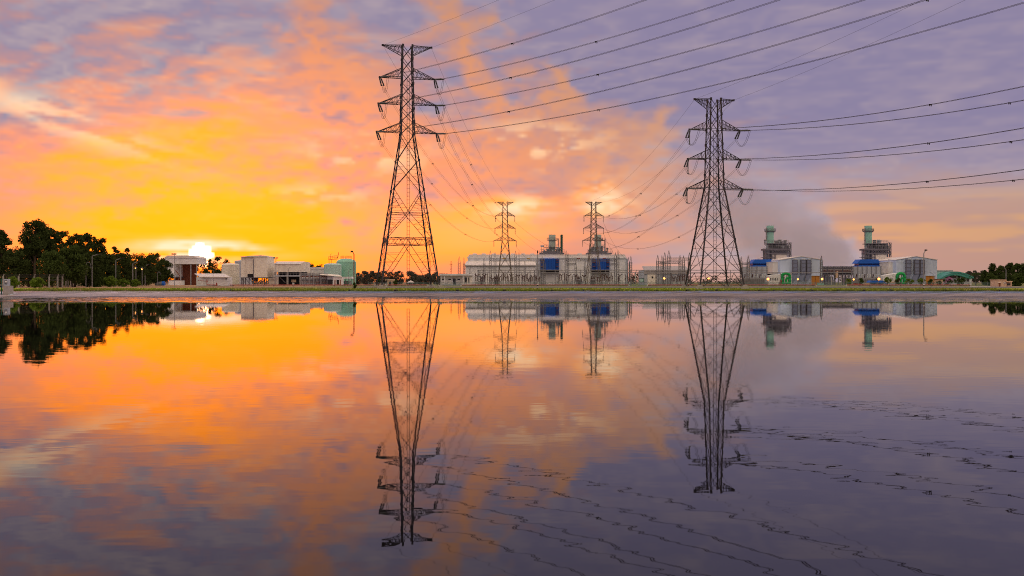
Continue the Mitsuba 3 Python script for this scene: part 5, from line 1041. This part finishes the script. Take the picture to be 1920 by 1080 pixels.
for k, (x, yt, hw, Yq, lab) in enumerate(((24, 519, 12, 236, 'leafy bush beside the gauge pier at the left edge'), (70, 520.5, 15, 238, 'round bush below the concrete post fence'), (165, 520, 14, 305, 'bush at the foot of the two lamp posts at left'), (184, 517.5, 15, 310, 'tallest bush of the hedge right of the two lamp posts'), (206, 518, 15, 312, 'dense bush in the middle of the hedge at left'), (232, 523, 14, 320, 'lower bush toward the right end of the hedge'), (254, 524.5, 12, 326, 'last bush at the right end of the hedge at left'))):
    tree(x, yt, hw, 540, Yq, lab, 1900, 'leaf_light' if k > 3 or k < 2 else 'leaf_mid', None, .24, 26, 70 + k, 'bush', False)
r9 = np.random.default_rng(9)
for k, x in enumerate((671, 684, 696, 709, 722, 735, 748, 790, 802, 815, 828, 842, 856)):
    tree(x, (511, 508, 507, 510, 507, 509, 507.5, 516, 512, 510, 513, 514, 515)[k], 11, 536, 640 + r9.uniform(-20, 20), ORD[k] + ' slim tree from the left in the far row behind the tallest pylon', 2600, 'leaf_haze_tint', 'far tree row behind the tallest pylon', .36, 34, 90 + k, full=.4)
tree(771, 508.5, 15, 533, 600, 'broad round tree in the haze-tinted row, seen through the tallest pylon', 4500, 'leaf_haze_tint', None, .36, 50, 120, shape=1.3)
for k, (x, yt, hw, yl, Yq, mt, lab) in enumerate(((742, 525, 5, 540, 390, 'leaf_mid', 'small round shrub right of the tan gate hut'), (664.5, 529.5, 4, 541, 228, 'leaf_mid', 'small shrub on the grass below the largest green tank'), (712, 523, 4, 531, 395, 'leaf_mid', 'small shrub left of the tan gate hut'), (1590, 523, 7, 540, 450, 'leaf_light', 'pale green shrub at the right end of the pipe rack'), (1615, 522, 5, 532, 455, 'leaf_mid', 'dark shrub above the site cabin'), (1640, 520, 8, 532, 520, 'leaf_mid', 'shrub above the blue shelter'), (1664, 520, 8, 530, 470, 'leaf_light', 'thin shrub right of the blue shelter'), (1685, 521, 7, 536, 450, 'leaf_mid', 'dark round shrub before the right green pipe skid'), (1706, 522, 9, 534, 460, 'leaf_light', 'pale shrub before the far right ducts'), (1727, 521, 9, 534, 458, 'leaf_light', 'pale shrub behind the tall bent lamp mast'), (1745, 524, 7, 536, 452, 'leaf_mid', 'shrub in front of the far right orange door'), (1761, 527, 7, 538, 450, 'leaf_mid', 'shrub below the brown kiosk'), (1806, 520, 5.5, 537, 440, 'leaf_mid', 'small dark upright tree before the arched building'), (1797, 522, 8, 538, 442, 'leaf_mid', 'shrub between the blossoming shrub and the upright tree'))):
    tree(x, yt, hw, yl, Yq, lab, 900, mt, None, .20 if Yq < 300 else .26, 16, 140 + k, 'shrub', True, base=1.3 if Yq < 236 else None)
t = tree(1778, 522, 11, 538, 440, 'shrub with pink-purple blossom before the arched building', 900, 'leaf_mid', None, .26, 18, 160, 'shrub', True)
cen = np.array([P(x, y, 439) for x, y in ((1775, 526), (1779, 522), (1781, 520.5), (1783, 524), (1772, 530), (1785, 529), (1768, 532))]); part(t, 'blossom', foliage(cen, np.array([.9, 1.0, .6, .9, .7, .6, .6]), 420, .17, np.random.default_rng(3)), 'blossom')
RG = 'trees of the wood at far right'
for k, (x, yt, hw, yl, Yq, mt, lab) in enumerate(((1816, 508, 8, 532, 600, 'leaf_haze_tint', 'haze-tinted tree left in the wood, above the arched building'), (1829, 506, 8, 530, 590, 'leaf_haze_tint', None), (1842, 507, 7, 530, 580, 'leaf_haze_tint', None), (1848, 507, 10, 534, 440, 'leaf_dark', None), (1862, 493.5, 11, 530, 430, 'leaf_dark', 'tree with the first high top in the wood at far right'), (1878, 497, 12, 532, 425, 'leaf_mid', None), (1894, 491.5, 12, 530, 420, 'leaf_dark', 'highest tree of the wood at far right'), (1910, 494, 13, 530, 410, 'leaf_mid', None), (1926, 493, 14, 530, 405, 'leaf_dark', 'tree cut by the right edge of the picture'), (1858, 514, 12, 536, 400, 'leaf_mid', None), (1884, 512, 13, 536, 390, 'leaf_dark', None), (1908, 514, 13, 537, 380, 'leaf_mid', None))):
    tree(x, yt, hw, yl, Yq, lab or 'green tree inside the wood behind the guard house', 4500, mt, RG, .32, 50, 180 + k, full=.3)
Yp = 430; t = thing('palm_tree', 'small palm tree left of the wood at far right', 'tree'); c = P(1830, 514, Yp)
part(t, 'trunk', MB().tube([[c[0], Yp, GZ - .1], [c[0] + .1, Yp, c[2]]], [.25, .18], 8), 'bark', 40)
for k in range(13):
    g = k * 2.4; m = MB(); L = 2.6 + .5 * (k % 3); tt = np.linspace(0, 1, 7); up = .9 - .12 * (k % 4)
    rib = np.stack([c[0] + L * tt * math.cos(g), Yp + L * tt * math.sin(g), c[2] + L * (up * tt - 1.35 * tt ** 2)], 1); m.tube(rib, np.linspace(.05, .015, 7), 4)
    s = np.array([-math.sin(g), math.cos(g), 0])
    for j in range(1, 7):
        for q in (-1, 1): m.bar(rib[j], rib[j] + s * q * .55 + [0, 0, -.28], .10, .02)
    part(t, 'frond', m, 'leaf_mid')
uq = np.random.default_rng(31); ux = uq.uniform(-8, 306, 150); uy = np.interp(ux, [0, 150, 306], [300, 345, 455]) + uq.uniform(-6, 10, 150)
setting('undergrowth', foliage(np.stack([PX(ux, uy), uy, GZ + uq.uniform(.3, 4.2, 150)], 1), uq.uniform(1.3, 2.6, 150), 16000, .34, uq), 'leaf_dark', 'stuff', 'dark undergrowth filling the foot of the left grove')
m = [foliage(np.stack([rng.uniform(-330, 330, 260), rng.uniform(760, 900, 260), GZ + rng.uniform(.5, 4.5, 260) * (1 + .5 * np.sin(np.arange(260)))], 1), rng.uniform(2, 4.2, 260), 15000, .9, np.random.default_rng(5))]
setting('distant_woods', m[0], 'leaf_haze_tint', 'stuff', 'low far-off woods along the horizon behind the plant')
# ------------------------------------------------------------------ steam plume drifting left behind the right-hand units
Yp = 720.0
bx0, bx1, by0, by1, bz0, bz1 = PX(1255, Yp), PX(1612, Yp), Yp - 55, Yp + 55, 1.5, PZ(300, Yp)
nx, ny, nz = 112, 48, 72
gx = np.linspace(bx0, bx1, nx); gy = np.linspace(by0, by1, ny); gz = np.linspace(bz0, bz1, nz)
ZZ, YY, XX = np.meshgrid(gz, gy, gx, indexing='ij')
q = np.stack([XX, YY, ZZ], -1)
wx_ = nfbm(q * .030, 3, 61) - .5; wz_ = nfbm(q * .030 + 9, 3, 62) - .5; pf = nfbm(q * .085, 4, 63) - .5
qx = XX + 22 * wx_ + 20 * pf; qz = ZZ + 18 * wz_ + 17 * pf; qy = YY - Yp
path = np.array([[PX(1588, Yp), PZ(520, Yp), 7], [PX(1560, Yp), PZ(486, Yp), 17], [PX(1500, Yp), PZ(455, Yp), 24], [PX(1430, Yp), PZ(420, Yp), 27], [PX(1350, Yp), PZ(375, Yp), 24], [PX(1290, Yp), PZ(335, Yp), 16]])
den = np.zeros_like(XX)
for k in range(len(path) - 1):
    a, b = path[k], path[k + 1]; dx, dz = b[0] - a[0], b[1] - a[1]
    t = np.clip(((qx - a[0]) * dx + (qz - a[1]) * dz) / (dx * dx + dz * dz), 0, 1); r = a[2] + (b[2] - a[2]) * t
    d = np.sqrt((qx - a[0] - t * dx) ** 2 + (qz - a[1] - t * dz) ** 2 + (qy * .8) ** 2) / r
    fade = 1 - .8 * (k + t) / (len(path) - 1)
    den = np.maximum(den, np.clip((1.02 - d) / .36, 0, 1) * fade)
# a second, low and wide bank of vapour to the left
d = np.sqrt(((qx - PX(1450, Yp)) / 30) ** 2 + ((qz - PZ(500, Yp)) / 22) ** 2 + (qy / 34) ** 2); den = np.maximum(den, .5 * np.clip((1.1 - d) / .6, 0, 1))
den *= np.clip((ZZ - bz0) / 3, 0, 1) * np.clip((XX - bx0) / 20, 0, 1) * np.clip((bx1 - XX) / 3, 0, 1) * np.clip((bz1 - ZZ) / 6, 0, 1)
vol = mi.VolumeGrid(np.ascontiguousarray((den * (.034 + .08 * np.clip(pf + .1, -.2, .4)))[..., None].astype(np.float32)))
scene['steam_vapour'] = {'type': 'heterogeneous', 'albedo': {'type': 'constvolume', 'value': {'type': 'rgb', 'value': [.965, .968, 1.0]}},
    'sigma_t': {'type': 'gridvolume', 'grid': vol, 'to_world': T().translate([bx0, by0, bz0]).scale([bx1 - bx0, by1 - by0, bz1 - bz0])}, 'phase': {'type': 'hg', 'g': .65}}
scene['steam_plume'] = {'type': 'cube', 'to_world': T().translate([(bx0 + bx1) / 2, (by0 + by1) / 2, (bz0 + bz1) / 2]).scale([(bx1 - bx0) / 2, (by1 - by0) / 2, (bz1 - bz0) / 2]), 'bsdf': {'type': 'null'}, 'interior': {'type': 'ref', 'id': 'steam_vapour'}}
labels['steam_plume'] = {'kind': 'stuff', 'label': 'soft mauve steam plume drifting left and up behind the right-hand units', 'category': 'steam'}
